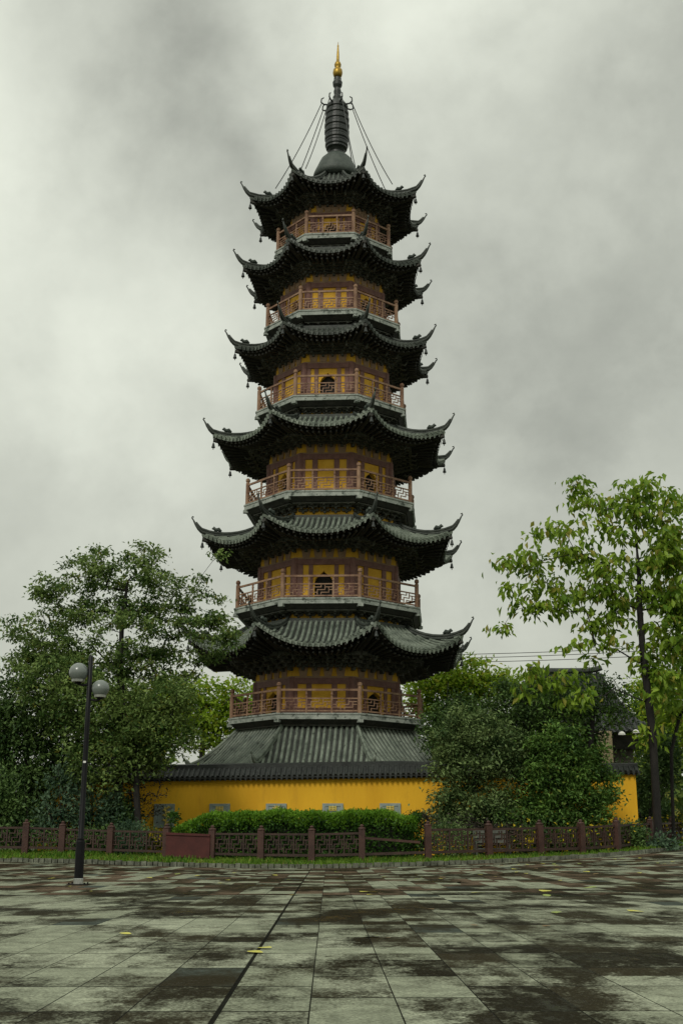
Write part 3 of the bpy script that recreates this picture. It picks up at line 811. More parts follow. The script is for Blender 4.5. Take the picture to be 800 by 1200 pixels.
# grey stone plaques with gilded relief
for px0, px1, kind in ((183, 205, 0), (247, 270, 1), (312, 337, 2), (378, 403, 3), (445, 470, 3)):
    xm = (px0 + px1) / 2; Y = 47.6
    for _ in range(4): p = pt(xm, 940, Y); Y = wallY(p.x) - .2
    s = (p.x - WX0) / math.cos(WANG); w = .80; z1 = 2.16; z0 = 1.26
    qb = MB(); qb.hexa([WF(s + a * w / 2, d_, z) for z in (z0, z1) for a, d_ in ((-1, .25), (1, .25), (1, .203), (-1, .203))])
    for a in (-1, 1): qb.hexa([WF(s + a * (w / 2 - .05) + b_, d_, z) for z in (z0, z1) for b_, d_ in ((-.05, .275), (.05, .275), (.05, .251), (-.05, .251))])
    for z in (z0 + .05, z1 - .05): qb.hexa([WF(s + b_, d_, z + h) for h in (-.05, .05) for b_, d_ in ((-w / 2 + .101, .274), (w / 2 - .101, .274), (w / 2 - .101, .251), (-w / 2 + .101, .251))])
    pq = qb.build('stone_plaque', M['grey_stone'], wl)
    gb = MB()
    if kind == 0:     # a branching stalk of leaves
        gb.tube([WF(s + .05, .29, z0 + .08), WF(s + .12, .29, z0 + .4), WF(s + .02, .29, z1 - .12)], .026, 5)
        for q in range(7):
            z = z0 + .14 + q * .095; a = -1 if q % 2 else 1; gb.tube([WF(s + .09, .29, z), WF(s + .09 + a * .09, .295, z + .07), WF(s + .09 + a * .17, .29, z + .05)], [.03, .045, .012], 5)
    elif kind == 2:
        for q in range(9):
            t = q / 9 * 2 * math.pi; gb.tube([WF(s, .285, 1.96), WF(s + .16 * math.cos(t), .29, 1.96 + .16 * math.sin(t))], [.03, .012], 5)
    else:
        zc = 1.98
        for q in range(3): gb.box((0, 0, 0), (.30, .03, .035), fr=lambda v, q=q: WF(s + v[0], .275 + v[1], zc - .07 + .06 * q + v[2]))
        for q in (-.12, 0, .12): gb.box((0, 0, 0), (.035, .028, .17), fr=lambda v, q=q: WF(s + q + v[0], .275 + v[1], zc + v[2]))
    if gb.V: gb.build('gilt_relief', M['gilt_paint'], pq)

# ------------------------------------------------------------------ fence
fn = empty('fence', tuple(fpts[8]), 0, 'low red-brown fence with fret lattice panels along the plaza edge', 'fence')
o0 = fpts[8]
heights = [pt(a, b, Y).z - pt(a, c, Y).z for a, b, c, Y in FP]
for i, p in enumerate(fpts):
    h = heights[i]; q = p - o0; pb = MB(); w = .20
    nx = fpts[min(i + 1, len(fpts) - 1)]; pv = fpts[max(i - 1, 0)]; rz = math.atan2(nx.y - pv.y, nx.x - pv.x)
    pb.box((q.x, q.y, q.z + (h - .13) / 2 - .1), (w, w, h - .13 + .2), rz)
    pb.lathe([(.115, h - .128), (.125, h - .11), (.11, h - .075), (.06, h - .06), (.05, h - .045), (.07, h - .02), (.045, h + .015), (.01, h + .03)], 8, (q.x, q.y, q.z))
    pb.build('post', M['post'], fn)
for i in range(len(fpts) - 1):
    p, q = fpts[i] - o0, fpts[i + 1] - o0; h0, h1 = heights[i] - .22, heights[i + 1] - .22
    d = (q - p); ln = d.to_2d().length; u = Vector((d.x, d.y, 0)) / ln; nrm = Vector((u.y, -u.x, 0))
    def FR(v, p=p, q=q, ln=ln, u=u, nrm=nrm, h0=h0, h1=h1):
        t = v[0] / ln; return Vector((p.x, p.y, 0)) + u * v[0] + nrm * v[1] + Vector((0, 0, p.z + (q.z - p.z) * t + v[2] * (h0 + (h1 - h0) * t)))
    lp = MB()
    def rail(z, hgt, th=.07, x0=.1, x1=None): lp.box((((x1 or ln - .1) + x0) / 2, 0, z), ((x1 or ln - .1) - x0, th, hgt), fr=FR)
    if i == 5:      # the bay closed with a dull red sheet
        lp.box((ln / 2, .13, .50), (ln - .06, .03, .92), fr=FR)
        for z in (.1, .9): lp.box((ln / 2, .165, z), (ln - .06, .035, .05), fr=FR)
        lp.build('solid_panel', M['redpanel'], fn); continue
    if i == 9:      # broken bay: the lattice is gone and the top rail has dropped at one end
        lp.box((0, 0, 0), (1, 1, 1), fr=lambda v: FR((.1 + (v[0] + .5) * (ln - .35), v[1] * .07, .80 - .22 * (v[0] + .5) + v[2] * .08)))
        lp.build('fallen_rail', M['post'], fn)
        l2 = MB(); l2.box((ln / 2, 0, .25), (ln - .2, .07, .09), fr=FR); l2.build('bottom_rail', M['fence'], fn); continue
    rail(.97, .075); rail(.25, .09)
    nb_ = 3 if ln > 1.5 else 2
    for b in range(nb_):
        x0 = .1 + (ln - .2) * b / nb_; x1 = .1 + (ln - .2) * (b + 1) / nb_
        fret_bay(lp, FR, x0, x1, 0, .30, .93, .04)
        if b: lp.box((x0, 0, .61), (.05, .06, .64), fr=FR)
    lp.build('lattice_panel', M['fence'], fn)

# ------------------------------------------------------------------ street lamp
lpos = pt(92, 1036.5, 22.6); lpos.z = plaza_z(lpos.x, lpos.y)
lamp = empty('street_lamp', tuple(lpos), 0, 'slim black street lamp with two round glass globes standing on the plaza', 'street lamp')
def LZ(py): return pt(100, py, 22.6).z - lpos.z
H = LZ(768)
b = MB(); b.lathe([(.078, LZ(985) - .01), (.052, LZ(982)), (.047, LZ(860)), (.042, H - .02), (.02, H)], 14); b.build('pole', M['metal_black'], lamp, smooth=True)
b = MB(); b.lathe([(.083, .09), (.083, LZ(986)), (.078, LZ(985))], 16); b.build('base_sleeve', M['metal_black'], lamp, smooth=False)
b = MB(); b.lathe([(.09, .012), (.09, .10), (.086, .105)], 16); b.build('steel_band', M['steel'], lamp)
b = MB(); b.box((0, 0, .006), (.36, .36, .012)); 
for a in (-.14, .14):
    for c_ in (-.14, .14): b.lathe([(.016, .012), (.016, .035)], 6, (a, c_, 0))
b.build('base_plate', M['metal_black'], lamp)
b = MB(); b.box((-.0, -.049, LZ(893)), (.05, .006, .035)); b.build('sticker', M['white_paint'], lamp)
for px, py, rpx in ((88, 788, 11.0), (115.3, 807, 10.0)):
    gp_ = pt(px, py, 22.6); z = gp_.z - lpos.z; dx = gp_.x - lpos.x - (pt(100.5, py, 22.6).x - pt(92, 1036.5, 22.6).x) * 0; r_ = rpx * 23.0 / FPX
    # the pole is upright: offsets measured from it at the globe's height
    b = MB(); sgn = 1 if px > 100 else -1; dx = sgn * .215
    b.lathe([(r_ * .50, -r_ * .92), (r_ * .62, -r_ * .80), (r_ * .82, -r_ * .58), (r_ * .97, -r_ * .22), (r_, 0.05 * r_), (r_ * .95, r_ * .32), (r_ * .8, r_ * .6), (r_ * .55, r_ * .835), (r_ * .28, r_ * .96), (r_ * .02, r_)], 24, (dx, 0, z))
    gl = b.build('globe', M['globe'], lamp, smooth=True)
    b = MB(); b.lathe([(r_ * .58, -r_ * 1.02), (r_ * .66, -r_ * .98), (r_ * .70, -r_ * .60), (r_ * .60, -r_ * .58)], 20, (dx, 0, z)); b.build('reflector_collar', M['steel'], gl, smooth=False)
    b = MB(); b.tube([(sgn * .03, 0, z - r_ * 1.25), (dx * .6, 0, z - r_ * 1.35), (dx, 0, z - r_ * 1.2), (dx, 0, z - r_ * 1.0)], .022, 8); b.lathe([(.05, -r_ * 1.2), (.075, -r_ * 1.02)], 12, (dx, 0, z)); b.build('arm', M['metal_black'], lamp)


# ------------------------------------------------------------------ vegetation
def leaf_mesh(name, Cn, L, W, D, m, parent=None, fold=.18, loc=None, norm=None):
    """one folded diamond per leaf: centres Cn, lengths L, width ratio W, directions D"""
    n = len(Cn); D = D / np.linalg.norm(D, axis=1, keepdims=True)
    up = rng.normal(size=(n, 3)) if norm is None else norm + rng.normal(size=(n, 3)) * .45
    S = np.cross(D, up); S /= np.linalg.norm(S, axis=1, keepdims=True) + 1e-9
    Nn = np.cross(S, D); Lc = L[:, None]; w = Lc * W
    a = Cn - D * Lc * .5; t = Cn + D * Lc * .5
    mid = Cn - D * Lc * .06
    v = np.stack([a, mid + S * w * .5 + Nn * Lc * fold, t, mid - S * w * .5 + Nn * Lc * fold], 1).reshape(-1, 3)
    me = bpy.data.meshes.new(name)
    me.vertices.add(4 * n); me.vertices.foreach_set('co', v.astype(np.float32).ravel())
    me.loops.add(6 * n); me.polygons.add(2 * n)
    base = (np.arange(n) * 4)[:, None]
    idx = (base + np.array([[0, 1, 2, 0, 2, 3]])).ravel()
    me.loops.foreach_set('vertex_index', idx.astype(np.int32))
    me.polygons.foreach_set('loop_start', (np.arange(2 * n) * 3).astype(np.int32))
    me.update(calc_edges=True); me.validate()
    me.materials.append(m)
    o = bpy.data.objects.new(name, me); sc.collection.objects.link(o)
    if parent: o.parent = parent
    if loc is not None: o.location = loc
    return o


def blob_points(blobs, Y, per, shell=.55):
    """points spread through ellipsoids given as (px, py, rx, ry, weight, dY)"""
    out = []
    tot = sum(b[4] if len(b) > 4 else b[2] * b[3] for b in blobs)
    for b in blobs:
        px, py, rx, ry = b[:4]; w = b[4] if len(b) > 4 else rx * ry; dY = b[5] if len(b) > 5 else 0
        n = max(2, int(per * w / tot)); c = pt(px, py, Y + dY); k = (pt(px + 1, py, Y + dY) - c).length; kz = (pt(px, py - 1, Y + dY) - c).length
        d = rng.normal(size=(n, 3)); d /= np.linalg.norm(d, axis=1, keepdims=True)
        r = (shell + (1 - shell) * rng.random(n)) ** 1.0
        r = np.where(rng.random(n) < .72, r, rng.random(n) ** .5)
        r = r * np.where(rng.random(n) < .22, 1 + np.abs(rng.normal(size=n)) * .30, 1.0)
        dep = min((rx * ry) ** .5, 110) * k
        out.append(np.array(c) + d * r[:, None] * np.array([rx * k, dep * .85, ry * kz]))
    return np.concatenate(out)


def skeleton(trunk, tips, r0, step=.55, wig=.12, rmin=.012, drop=.0, expo=.48):
    """grow limbs from the trunk polyline to the tips; returns segments with radii"""
    nodes = []; par = []
    for i in range(len(trunk) - 1):
        a, b = np.array(trunk[i]), np.array(trunk[i + 1]); m = max(2, int(np.linalg.norm(b - a) / .35))
        for q in range(m):
            nodes.append(a + (b - a) * q / m); par.append(len(nodes) - 2)
    nodes.append(np.array(trunk[-1])); par.append(len(nodes) - 2)
    nt_ = len(nodes); z0 = trunk[0][2]; top = trunk[-1][2]
    tr = np.array(nodes)
    d0 = np.min(np.linalg.norm(tips[:, None] - tr[None, int(nt_ * .45):], axis=2), axis=1)
    cnt = [0] * nt_; ends = []
    arr = np.array(nodes)
    minz = z0 + (top - z0) * .42
    for ti in np.argsort(d0):
        t = tips[ti]; dv = t - arr; dist = np.linalg.norm(dv, axis=1)
        cost = dist + np.maximum(0, -(dv[:, 2])) * .45 + np.where((np.arange(len(arr)) < nt_) & (arr[:, 2] < minz), 6, 0)
        j = int(np.argmin(cost)); s = arr[j]; m = max(1, int(dist[j] / step)); last = j; new = []
        for q in range(1, m + 1):
            f = q / m; p = s + (t - s) * f
            p = p + np.array([0, 0, .10 * dist[j] * math.sin(math.pi * f) * (1 if drop <= 0 else -1)]) + (rng.normal(size=3) * wig * step if q < m else 0)
            nodes.append(p); par.append(last); cnt.append(0); last = len(nodes) - 1; new.append(p)
        arr = np.vstack([arr, new]); ends.append(last)
    cnt = np.zeros(len(nodes))
    for e in ends:
        k = e
        while k >= 0: cnt[k] += 1; k = par[k]
    mx_ = max(cnt.max(), 1); rad = np.maximum(rmin, r0 * (np.maximum(cnt, .6) / mx_) ** expo)
    # trunk taper at the root
    return arr, par, rad, ends, nt_


def tree(name, label, trunk_px, Y, blobs, tips_n, leaves_per, leaf_len, leaf_w, cl_r, lm, bark='bark', r0=.2, group=None, cat='tree', droop=0.0, shell=.55, expo=.48, wig=.12, rmin=.012, base_z=None, twigs=True, extra_inner=0, out_dir=.6):
    P = [pt(*q[:2], Y + (q[2] if len(q) > 2 else 0)) for q in trunk_px]
    P[0].z = lawn_z(P[0].x, P[0].y) - .05 if base_z is None else base_z
    root = empty(name, tuple(P[0]), 0, label, cat, group)
    o = np.array(P[0]); tips = blob_points(blobs, Y, tips_n, shell)
    arr, par, rad, ends, nt_ = skeleton([tuple(p) for p in P], tips, r0, expo=expo, wig=wig, rmin=rmin)
    mb = MB()
    # trunk as one flowing tube, limbs as tapered tubes
    tp = [Vector(a - o) for a in arr[:nt_]]; tr_ = [rad[i] * (1 + .9 * max(0, 1 - i * .35 / .9) ** 2) for i in range(nt_)]
    mb.tube(tp, tr_, 9)
    for i in range(nt_, len(arr)):
        j = par[i]; ri = rad[i]; rj = min(rad[j], ri * 1.5)
        mb.tube([Vector(arr[j] - o), Vector(arr[i] - o)], [rj, ri], 6 if ri > .05 else 4 if ri > .02 else 3, cap=False)
    mb.build('trunk', M[bark], root, smooth=True)
    T = arr[ends] - o
    n = len(T) * leaves_per
    ci = np.repeat(np.arange(len(T)), leaves_per)
    off = rng.normal(size=(n, 3)) * cl_r * np.array([1, 1, .52])
    Cn = T[ci] + off
    cen = T.mean(0)
    D = off / (np.linalg.norm(off, axis=1, keepdims=True) + 1e-6) * out_dir + rng.normal(size=(n, 3)) * .5 + np.array([0, 0, -droop])
    if extra_inner:
        lb = blob_points(blobs, Y, extra_inner, .0) - o
        Cn = np.concatenate([Cn, lb]); D = np.concatenate([D, rng.normal(size=(len(lb), 3))])
    Ls = leaf_len * rng.uniform(.45, 1.35, len(Cn))
    nm = np.tile(np.array([[0, 0, 1.0]]), (len(Cn), 1)) * .8
    leaf_mesh('crown', Cn, Ls, leaf_w, D, M[lm], root, norm=nm)
    return root


def shrub(name, label, px, Y, blobs, n, leaf_len, leaf_w, lm, group=None, cat='shrub', core=True, shell=.80, second=None, base_py=None):
    b0 = pt(px, 1000, Y); b0.z = lawn_z(b0.x, b0.y)
    root = empty(name, tuple(b0), 0, label, cat, group); o = np.array(b0)
    Cn = blob_points(blobs, Y, n, shell)
    # lumps: gather leaves into sprays
    k = max(10, n // 26); seeds = Cn[rng.integers(0, len(Cn), k)]
    pick = seeds[rng.integers(0, k, len(Cn) // 2)]; Cn[:len(pick)] = pick + rng.normal(size=(len(pick), 3)) * leaf_len * 1.3
    Cn = Cn - o; keep = Cn[:, 2] > -.02; Cn = Cn[keep]
    cen = Cn.mean(0)
    D = (Cn - cen); D /= np.linalg.norm(D, axis=1, keepdims=True); D = D * .7 + rng.normal(size=D.shape) * .6 + np.array([0, 0, .15])
    leaf_mesh('foliage', Cn, leaf_len * rng.uniform(.6, 1.3, len(Cn)), leaf_w, D, M[lm], root)
    st = MB()
    for q in range(7):
        t = Cn[rng.integers(0, len(Cn))]; st.tube([(rng.normal() * .06, rng.normal() * .06, -.1), (t[0] * .4, t[1] * .4, t[2] * .5), tuple(t)], [.035, .025, .008], 5)
    st.build('stem', M['bark'], root)
    if second:
        c2 = Cn[rng.integers(0, len(Cn), second[1])] + rng.normal(size=(second[1], 3)) * .04
        leaf_mesh('flowers', c2, second[2] * rng.uniform(.7, 1.2, len(c2)), .8, rng.normal(size=c2.shape), M[second[0]], root)
    return root


# --- left side
tree('shade_tree', 'big airy broad-crowned tree leaning branches towards the pagoda roof, left of the pagoda', [(138, 985), (140, 900), (143, 840), (141, 790), (143, 730), (150, 680)], 45.2,
     [(150, 672, 55, 40), (95, 690, 55, 42), (200, 690, 42, 38), (48, 758, 44, 40), (120, 745, 90, 60, 5200), (215, 745, 48, 40), (262, 748, 26, 30, 900), (245, 715, 28, 22, 500), (60, 790, 60, 45), (160, 800, 70, 35), (60, 700, 22, 22, 500)],
     330, 84, .165, .50, .215, 'leaf_airy', r0=.15, droop=.25, rmin=.010, wig=.16, expo=.55)
tree('evergreen_tree', 'dark dense evergreen tree at the far left of the fence', [(28, 990), (30, 930), (32, 880), (30, 830)], 45.8,
     [(25, 850, 50, 60), (75, 845, 45, 50), (10, 900, 45, 55), (-15, 850, 45, 60), (60, 900, 40, 45), (15, 950, 45, 45)], 240, 80, .17, .52, .30, 'leaf_dark', r0=.15, extra_inner=6500)
tree('evergreen_tree', 'rounded green tree below the airy crown, just left of the yellow wall', [(165, 985), (160, 930), (160, 890), (165, 860)], 43.6,
     [(140, 845, 50, 45), (100, 830, 50, 40), (190, 850, 42, 45), (70, 800, 50, 30), (120, 890, 45, 40), (165, 885, 40, 32), (205, 825, 22, 24)], 230, 75, .16, .52, .28, 'leaf_airy', bark='bark', r0=.12, extra_inner=5000)
shrub('shrub', 'blue-green leafy shrub behind the fence right of the street lamp', 108, 43.6, [(108, 930, 26, 34), (92, 945, 20, 26), (128, 950, 18, 22)], 1900, .16, .5, 'leaf_bluish', shell=.6)
shrub('shrub', 'blue-green leafy shrub low behind the fence left of the street lamp', 72, 43.4, [(78, 915, 16, 22), (66, 935, 18, 28), (60, 965, 18, 24)], 1100, .16, .5, 'leaf_bluish', shell=.6)
tree('twiggy_shrub', 'sparse twiggy dark shrub in front of the left end of the yellow wall', [(158, 985), (160, 960), (164, 935)], 44.2,
     [(170, 915, 22, 28), (150, 925, 18, 25), (185, 935, 12, 20, 200), (160, 950, 20, 20)], 90, 16, .10, .4, .14, 'leaf_purple', r0=.05, cat='shrub', rmin=.007)
shrub('shrub', 'dark dense shrub behind the far left fence bays', 35, 43.8, [(25, 965, 40, 34), (0, 940, 30, 44)], 4200, .15, .5, 'leaf_dark', shell=.3)
shrub('shrub', 'dark low shrub hiding the wall foot behind the street lamp', 110, 44.0, [(110, 975, 48, 24), (140, 960, 26, 26)], 3800, .14, .5, 'leaf_dark', shell=.3)
# --- far, behind the pagoda on both sides
for i, (px, dY, blobs, lab) in enumerate([
        (235, 66, [(235, 838, 28, 42), (258, 845, 26, 40), (212, 840, 24, 36), (280, 825, 22, 36), (294, 850, 20, 36)], 'yellow-green tree far behind, between the airy tree and the pagoda'),
        (185, 70, [(185, 830, 34, 42), (150, 850, 40, 50), (210, 810, 24, 26)], 'grey-green tree far behind the airy tree'),
        (535, 64, [(526, 792, 30, 22), (560, 797, 26, 26), (500, 815, 26, 34), (545, 825, 40, 30), (588, 808, 18, 24)], 'yellow-green tree behind the dark conifer right of the pagoda'),
        (770, 62, [(772, 810, 30, 38), (795, 840, 25, 40), (748, 850, 25, 35), (770, 860, 40, 40)], 'yellow-green tree far behind the tall tree trunk at right')]):
    tree('distant_tree', lab, [(px, 990), (px, 930), (px + 3, 860), (px + 2, 825)], dY, blobs, 150, 42, .27, .55, .42, 'leaf_yel' if i in (0, 2, 3) else 'leaf_far', bark='bark_grey', r0=.16, group='trees far behind the pagoda', base_z=.2, extra_inner=900)
# --- right side
tree('conifer_tree', 'dark upright conifer right of the pagoda balcony', [(516, 990), (518, 900), (521, 840), (525, 800)], 50.5,
     [(528, 842, 26, 30), (553, 840, 28, 26), (516, 860, 20, 28), (540, 865, 45, 35), (580, 850, 30, 30)], 200, 70, .15, .45, .28, 'leaf_dark', r0=.12, extra_inner=4000, base_z=.2)
tree('evergreen_tree', 'dark wide evergreen tree in front of the tiled hall', [(640, 990), (642, 920), (645, 870), (648, 835)], 49.6,
     [(615, 840, 34, 34), (650, 838, 40, 34), (688, 858, 18, 22), (630, 885, 50, 30), (600, 815, 22, 22), (640, 810, 30, 18)], 200, 70, .15, .45, .28, 'leaf_dark', r0=.12, extra_inner=4000, base_z=.2)
tree('osmanthus_tree', 'large round grey-green osmanthus bush covering the wall beside the pagoda foot', [(560, 990), (558, 960), (556, 930), (555, 900)], 44.4,
     [(548, 868, 30, 26), (534, 905, 28, 30), (582, 900, 26, 30), (565, 890, 22, 30), (530, 945, 22, 26), (548, 955, 46, 32), (590, 955, 34, 34), (606, 885, 20, 26), (530, 885, 14, 18), (575, 865, 20, 18), (538, 845, 8, 20, 260), (560, 842, 9, 18, 260), (592, 868, 8, 22, 240), (520, 875, 9, 20, 220), (606, 905, 10, 26, 260)], 420, 62, .15, .44, .20, 'leaf_osm', r0=.10, extra_inner=4200, out_dir=.9)
tree('osmanthus_tree', 'darker spreading osmanthus bush left of the bare yellow wall end', [(655, 990), (655, 965), (652, 935), (655, 910)], 44.0,
     [(652, 890, 26, 22), (690, 912, 22, 30), (632, 905, 16, 22), (668, 910, 20, 26), (628, 925, 30, 30), (660, 930, 28, 26), (668, 958, 46, 26), (622, 960, 34, 28), (700, 945, 18, 20), (640, 878, 24, 16), (652, 862, 9, 20, 260), (674, 876, 8, 22, 240), (700, 890, 9, 24, 260), (625, 880, 8, 20, 220), (714, 925, 10, 18, 200)], 360, 62, .16, .44, .20, 'leaf_mid', r0=.10, extra_inner=4200, out_dir=.9)
tree('broadleaf_tree', 'tall broad-leaved tree with dark trunk and drooping yellow-green leaves at right', [(771, 985), (768, 930), (764, 860), (757, 800), (752, 755), (749, 715), (748, 670), (744, 625)], 45.4,
     [(680, 582, 26, 20), (712, 600, 42, 32), (765, 590, 42, 34), (655, 640, 40, 32), (740, 650, 60, 40), (620, 668, 30, 24), (690, 690, 60, 34), (775, 690, 45, 50), (640, 705, 36, 22), (600, 700, 28, 16), (590, 665, 14, 10, 250),
      (598, 742, 20, 10), (715, 735, 40, 22), (790, 620, 30, 60), (795, 700, 26, 50), (640, 798, 40, 20, 900), (672, 820, 32, 16, 600), (775, 790, 30, 40), (760, 862, 26, 16, 330), (800, 740, 30, 60), (690, 760, 40, 20, 420), (772, 755, 32, 36, 1500), (735, 705, 40, 26, 1100), (780, 640, 30, 40, 1200)],
     330, 19, .36, .46, .27, 'leaf_broad', r0=.15, droop=1.0, expo=.62, rmin=.010, wig=.2, shell=.35)
tree('broadleaf_tree', 'slim dark tree close behind the tall trunk, leaning out to the right edge', [(789, 985), (787, 930), (786, 880), (795, 842), (815, 800)], 48.6,
     [(815, 770, 26, 30), (795, 800, 22, 20), (830, 720, 30, 30), (785, 830, 18, 16)], 60, 20, .36, .46, .3, 'leaf_broad', r0=.07, droop=.9, expo=.55)
for px, Y, bl, lab in ((760, 52, [(755, 915, 22, 40), (778, 890, 20, 40)], 'dark leafy shrub in the shade behind the tall tree trunk'),
                       (755, 56, [(752, 950, 20, 36), (775, 960, 14, 24)], 'deep shaded bush far back in the gap beside the yellow wall end'),
                       (690, 52, [(680, 915, 26, 26), (725, 915, 18, 22)], 'dark leafy shrub behind the bare end of the yellow wall')):
    shrub('shrub', lab, px, Y, bl, 2600, .2, .5, 'leaf_dark', shell=.3)

tree('twiggy_tree', 'dark twiggy small tree in front of the tiled hall roof', [(690, 990), (690, 920), (692, 870), (695, 830)], 48.2,
     [(690, 812, 46, 24), (660, 830, 40, 26), (722, 830, 26, 26), (700, 845, 30, 16)], 230, 16, .15, .5, .22, 'leaf_mid', r0=.10, rmin=.011, wig=.22, base_z=.2, expo=.5)
for px, Y, bl, lab in ((640, 43.2, [(610, 980, 36, 18), (665, 985, 36, 16), (640, 985, 30, 16)], 'dark low shrubs behind the fence under the osmanthus bushes'),
                       (712, 44.0, [(708, 982, 30, 16), (735, 980, 22, 16)], 'dark low shrubs at the foot of the bare yellow wall end'),
                       (150, 43.2, [(70, 985, 40, 16), (120, 985, 40, 18), (165, 985, 26, 18)], 'dark low shrubs along the foot of the left fence bays')):
    shrub('shrub', lab, px, Y, bl, 3600, .13, .5, 'leaf_dark', shell=.3)
# --- clipped hedge
HX0, HX1 = pt(203, 980, 42.2).x, pt(489, 980, 42.0).x
hd = empty('hedge', (HX0, 42.3, lawn_z(0, 42.3)), 0, 'long clipped green hedge with bright young shoots in front of the yellow wall', 'hedge')
hz = lawn_z(0, 42.3); n = 17000
top = pt(350, 954, 41.6).z - hz; ln = HX1 - HX0; dp = 1.5
def hprof(x): 
    t = x / ln; return top * (1 - .42 * np.clip(1 - t / .22, 0, 1) ** 1.6 - .10 * np.clip((t - .86) / .14, 0, 1)) + .04 * np.sin(x * 2.1) + .03 * np.sin(x * 5.3 + 1)
a = rng.random((n, 3)); sel = rng.random(n)
X = a[:, 0] * ln; hh = hprof(X)
Yv = np.where(sel < .5, -dp / 2 + rng.normal(size=n) * .07, np.where(sel < .9, (a[:, 1] - .5) * dp, dp / 2)); Zv = np.where((sel >= .5) & (sel < .9), hh + rng.normal(size=n) * .05, a[:, 2] * hh)
X = np.where(rng.random(n) < .06, np.where(rng.random(n) < .5, 0, ln) + rng.normal(size=n) * .08, X)
# rounded shoulders
sh_ = np.clip((Zv - (hh - .25)) / .25, 0, 1); Yv = Yv * (1 - .14 * sh_ ** 2)
Cn = np.stack([X, Yv, np.maximum(Zv, .02)], 1); D = rng.normal(size=(n, 3)) * .6 + np.stack([np.zeros(n), np.where(sel < .5, -.7, 0), np.full(n, .35)], 1)
leaf_mesh('foliage', Cn, .115 * rng.uniform(.6, 1.3, n), .5, D, M['leaf_hedge'], hd)
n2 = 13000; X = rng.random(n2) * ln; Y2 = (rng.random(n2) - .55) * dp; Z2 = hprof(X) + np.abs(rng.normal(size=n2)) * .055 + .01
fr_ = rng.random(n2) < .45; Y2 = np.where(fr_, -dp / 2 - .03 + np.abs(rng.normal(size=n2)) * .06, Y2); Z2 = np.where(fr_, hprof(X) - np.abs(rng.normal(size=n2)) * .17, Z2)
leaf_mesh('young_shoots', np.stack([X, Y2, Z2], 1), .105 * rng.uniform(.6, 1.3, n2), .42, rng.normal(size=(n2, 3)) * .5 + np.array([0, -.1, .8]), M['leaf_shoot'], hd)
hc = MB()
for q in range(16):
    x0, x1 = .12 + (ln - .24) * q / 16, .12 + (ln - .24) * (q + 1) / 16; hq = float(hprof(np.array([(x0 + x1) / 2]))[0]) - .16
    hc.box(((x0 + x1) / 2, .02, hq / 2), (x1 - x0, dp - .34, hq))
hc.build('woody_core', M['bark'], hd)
# --- small shrubs along the fence
def ball(label, px, py, rx, ry, Y, lm, n=1500, ll=.085, second=None):
    return shrub('clipped_shrub', label, px, Y, [(px, py, rx, ry)], n, ll, .5, lm, shell=.93, second=second, group='rounded shrubs behind the fence')
ball('rounded green shrub behind the fence between the lamp and the red sheet', 152, 985, 20, 22, 41.9, 'leaf_bluish', 1900)
ball('rounded grey-green shrub behind the fence at the right end of the hedge', 523, 985, 26, 21, 41.0, 'leaf_osm', 2300)
ball('purplish bronze shrub touching the right end of the hedge', 492, 974, 20, 20, 42.5, 'leaf_purple', 1800)
shrub('flowering_shrub', 'low shrub with yellow flowers behind the fence left of the red sheet', 182, 42.4, [(180, 985, 15, 16)], 800, .11, .5, 'leaf_gold', shell=.5)
shrub('shrub', 'low dark purplish shrubs between the hedge and the osmanthus', 545, 42.6, [(545, 975, 36, 16), (590, 978, 30, 14)], 2200, .11, .5, 'leaf_purple', shell=.4)
for i, (px, py, rx, ry, Y, lab) in enumerate([(612, 985, 28, 18, 42.4, 'straggly yellow-leaved plant behind the fence under the osmanthus bushes'), (668, 984, 30, 18, 42.8, 'straggly yellow-leaved plant in front of the darker osmanthus'),
                                              (712, 980, 26, 20, 43.4, 'straggly yellow-leaved plant against the bare yellow wall end'), (752, 978, 22, 22, 47.5, 'straggly yellow-leaved plant beside the tall tree trunk'), (790, 970, 18, 24, 51.8, 'straggly yellow-leaved plant at the far right fence end')]):
    shrub('low_plant', lab, px, Y, [(px, py, rx, ry)], 520, .15, .45, 'leaf_gold', group='straggly plants behind the fence', cat='plant', shell=.2)
shrub('low_plant', 'deep green leafy plant in front of the fence at far right', 770, 44.2, [(775, 992, 26, 12), (755, 997, 12, 6)], 750, .17, .5, 'leaf_bluish', cat='plant', shell=.3)

# --- grass verge
n = 34000; X = rng.uniform(-17, 19, n); t = rng.random(n) ** 1.1
Ky = np.interp(X, kx, ky); Yv = Ky + .16 + t * 5.5
Z = np.array([lawn_z(a_, b_) for a_, b_ in zip(X, Yv)])
hgt = .14 * rng.uniform(.5, 1.5, n) * (1 + .3 * np.sin(X * 1.7) * np.sin(Yv * 2.3))
gr = leaf_mesh('grass', np.stack([X, Yv, Z + hgt * .42], 1), hgt, .22, rng.normal(size=(n, 3)) * .33 + np.array([0, 0, 1]), M['grass'], None)
gr['kind'] = 'stuff'; gr['label'] = 'short green grass verge between the kerb and the fence'

# --- far-off woods closing the view
woods = []
n = 30000
X = rng.uniform(-70, 75, n); Yv = rng.uniform(88, 100, n); Hh = 5.0 + 1.6 * np.sin(X * .31) + 1.2 * np.sin(X * .83 + 1) + .6 * np.sin(X * 2.1)
Hh = np.where(np.abs(X) < 1, 4, Hh)
Z = rng.random(n) ** .8 * Hh
wd = leaf_mesh('distant_woods', np.stack([X, Yv, Z], 1), 1.0 * rng.uniform(.5, 1.2, n), .7, rng.normal(size=(n, 3)), M['leaf_far'], None)
wd['kind'] = 'stuff'; wd['label'] = 'far belt of green woods beyond the precinct'

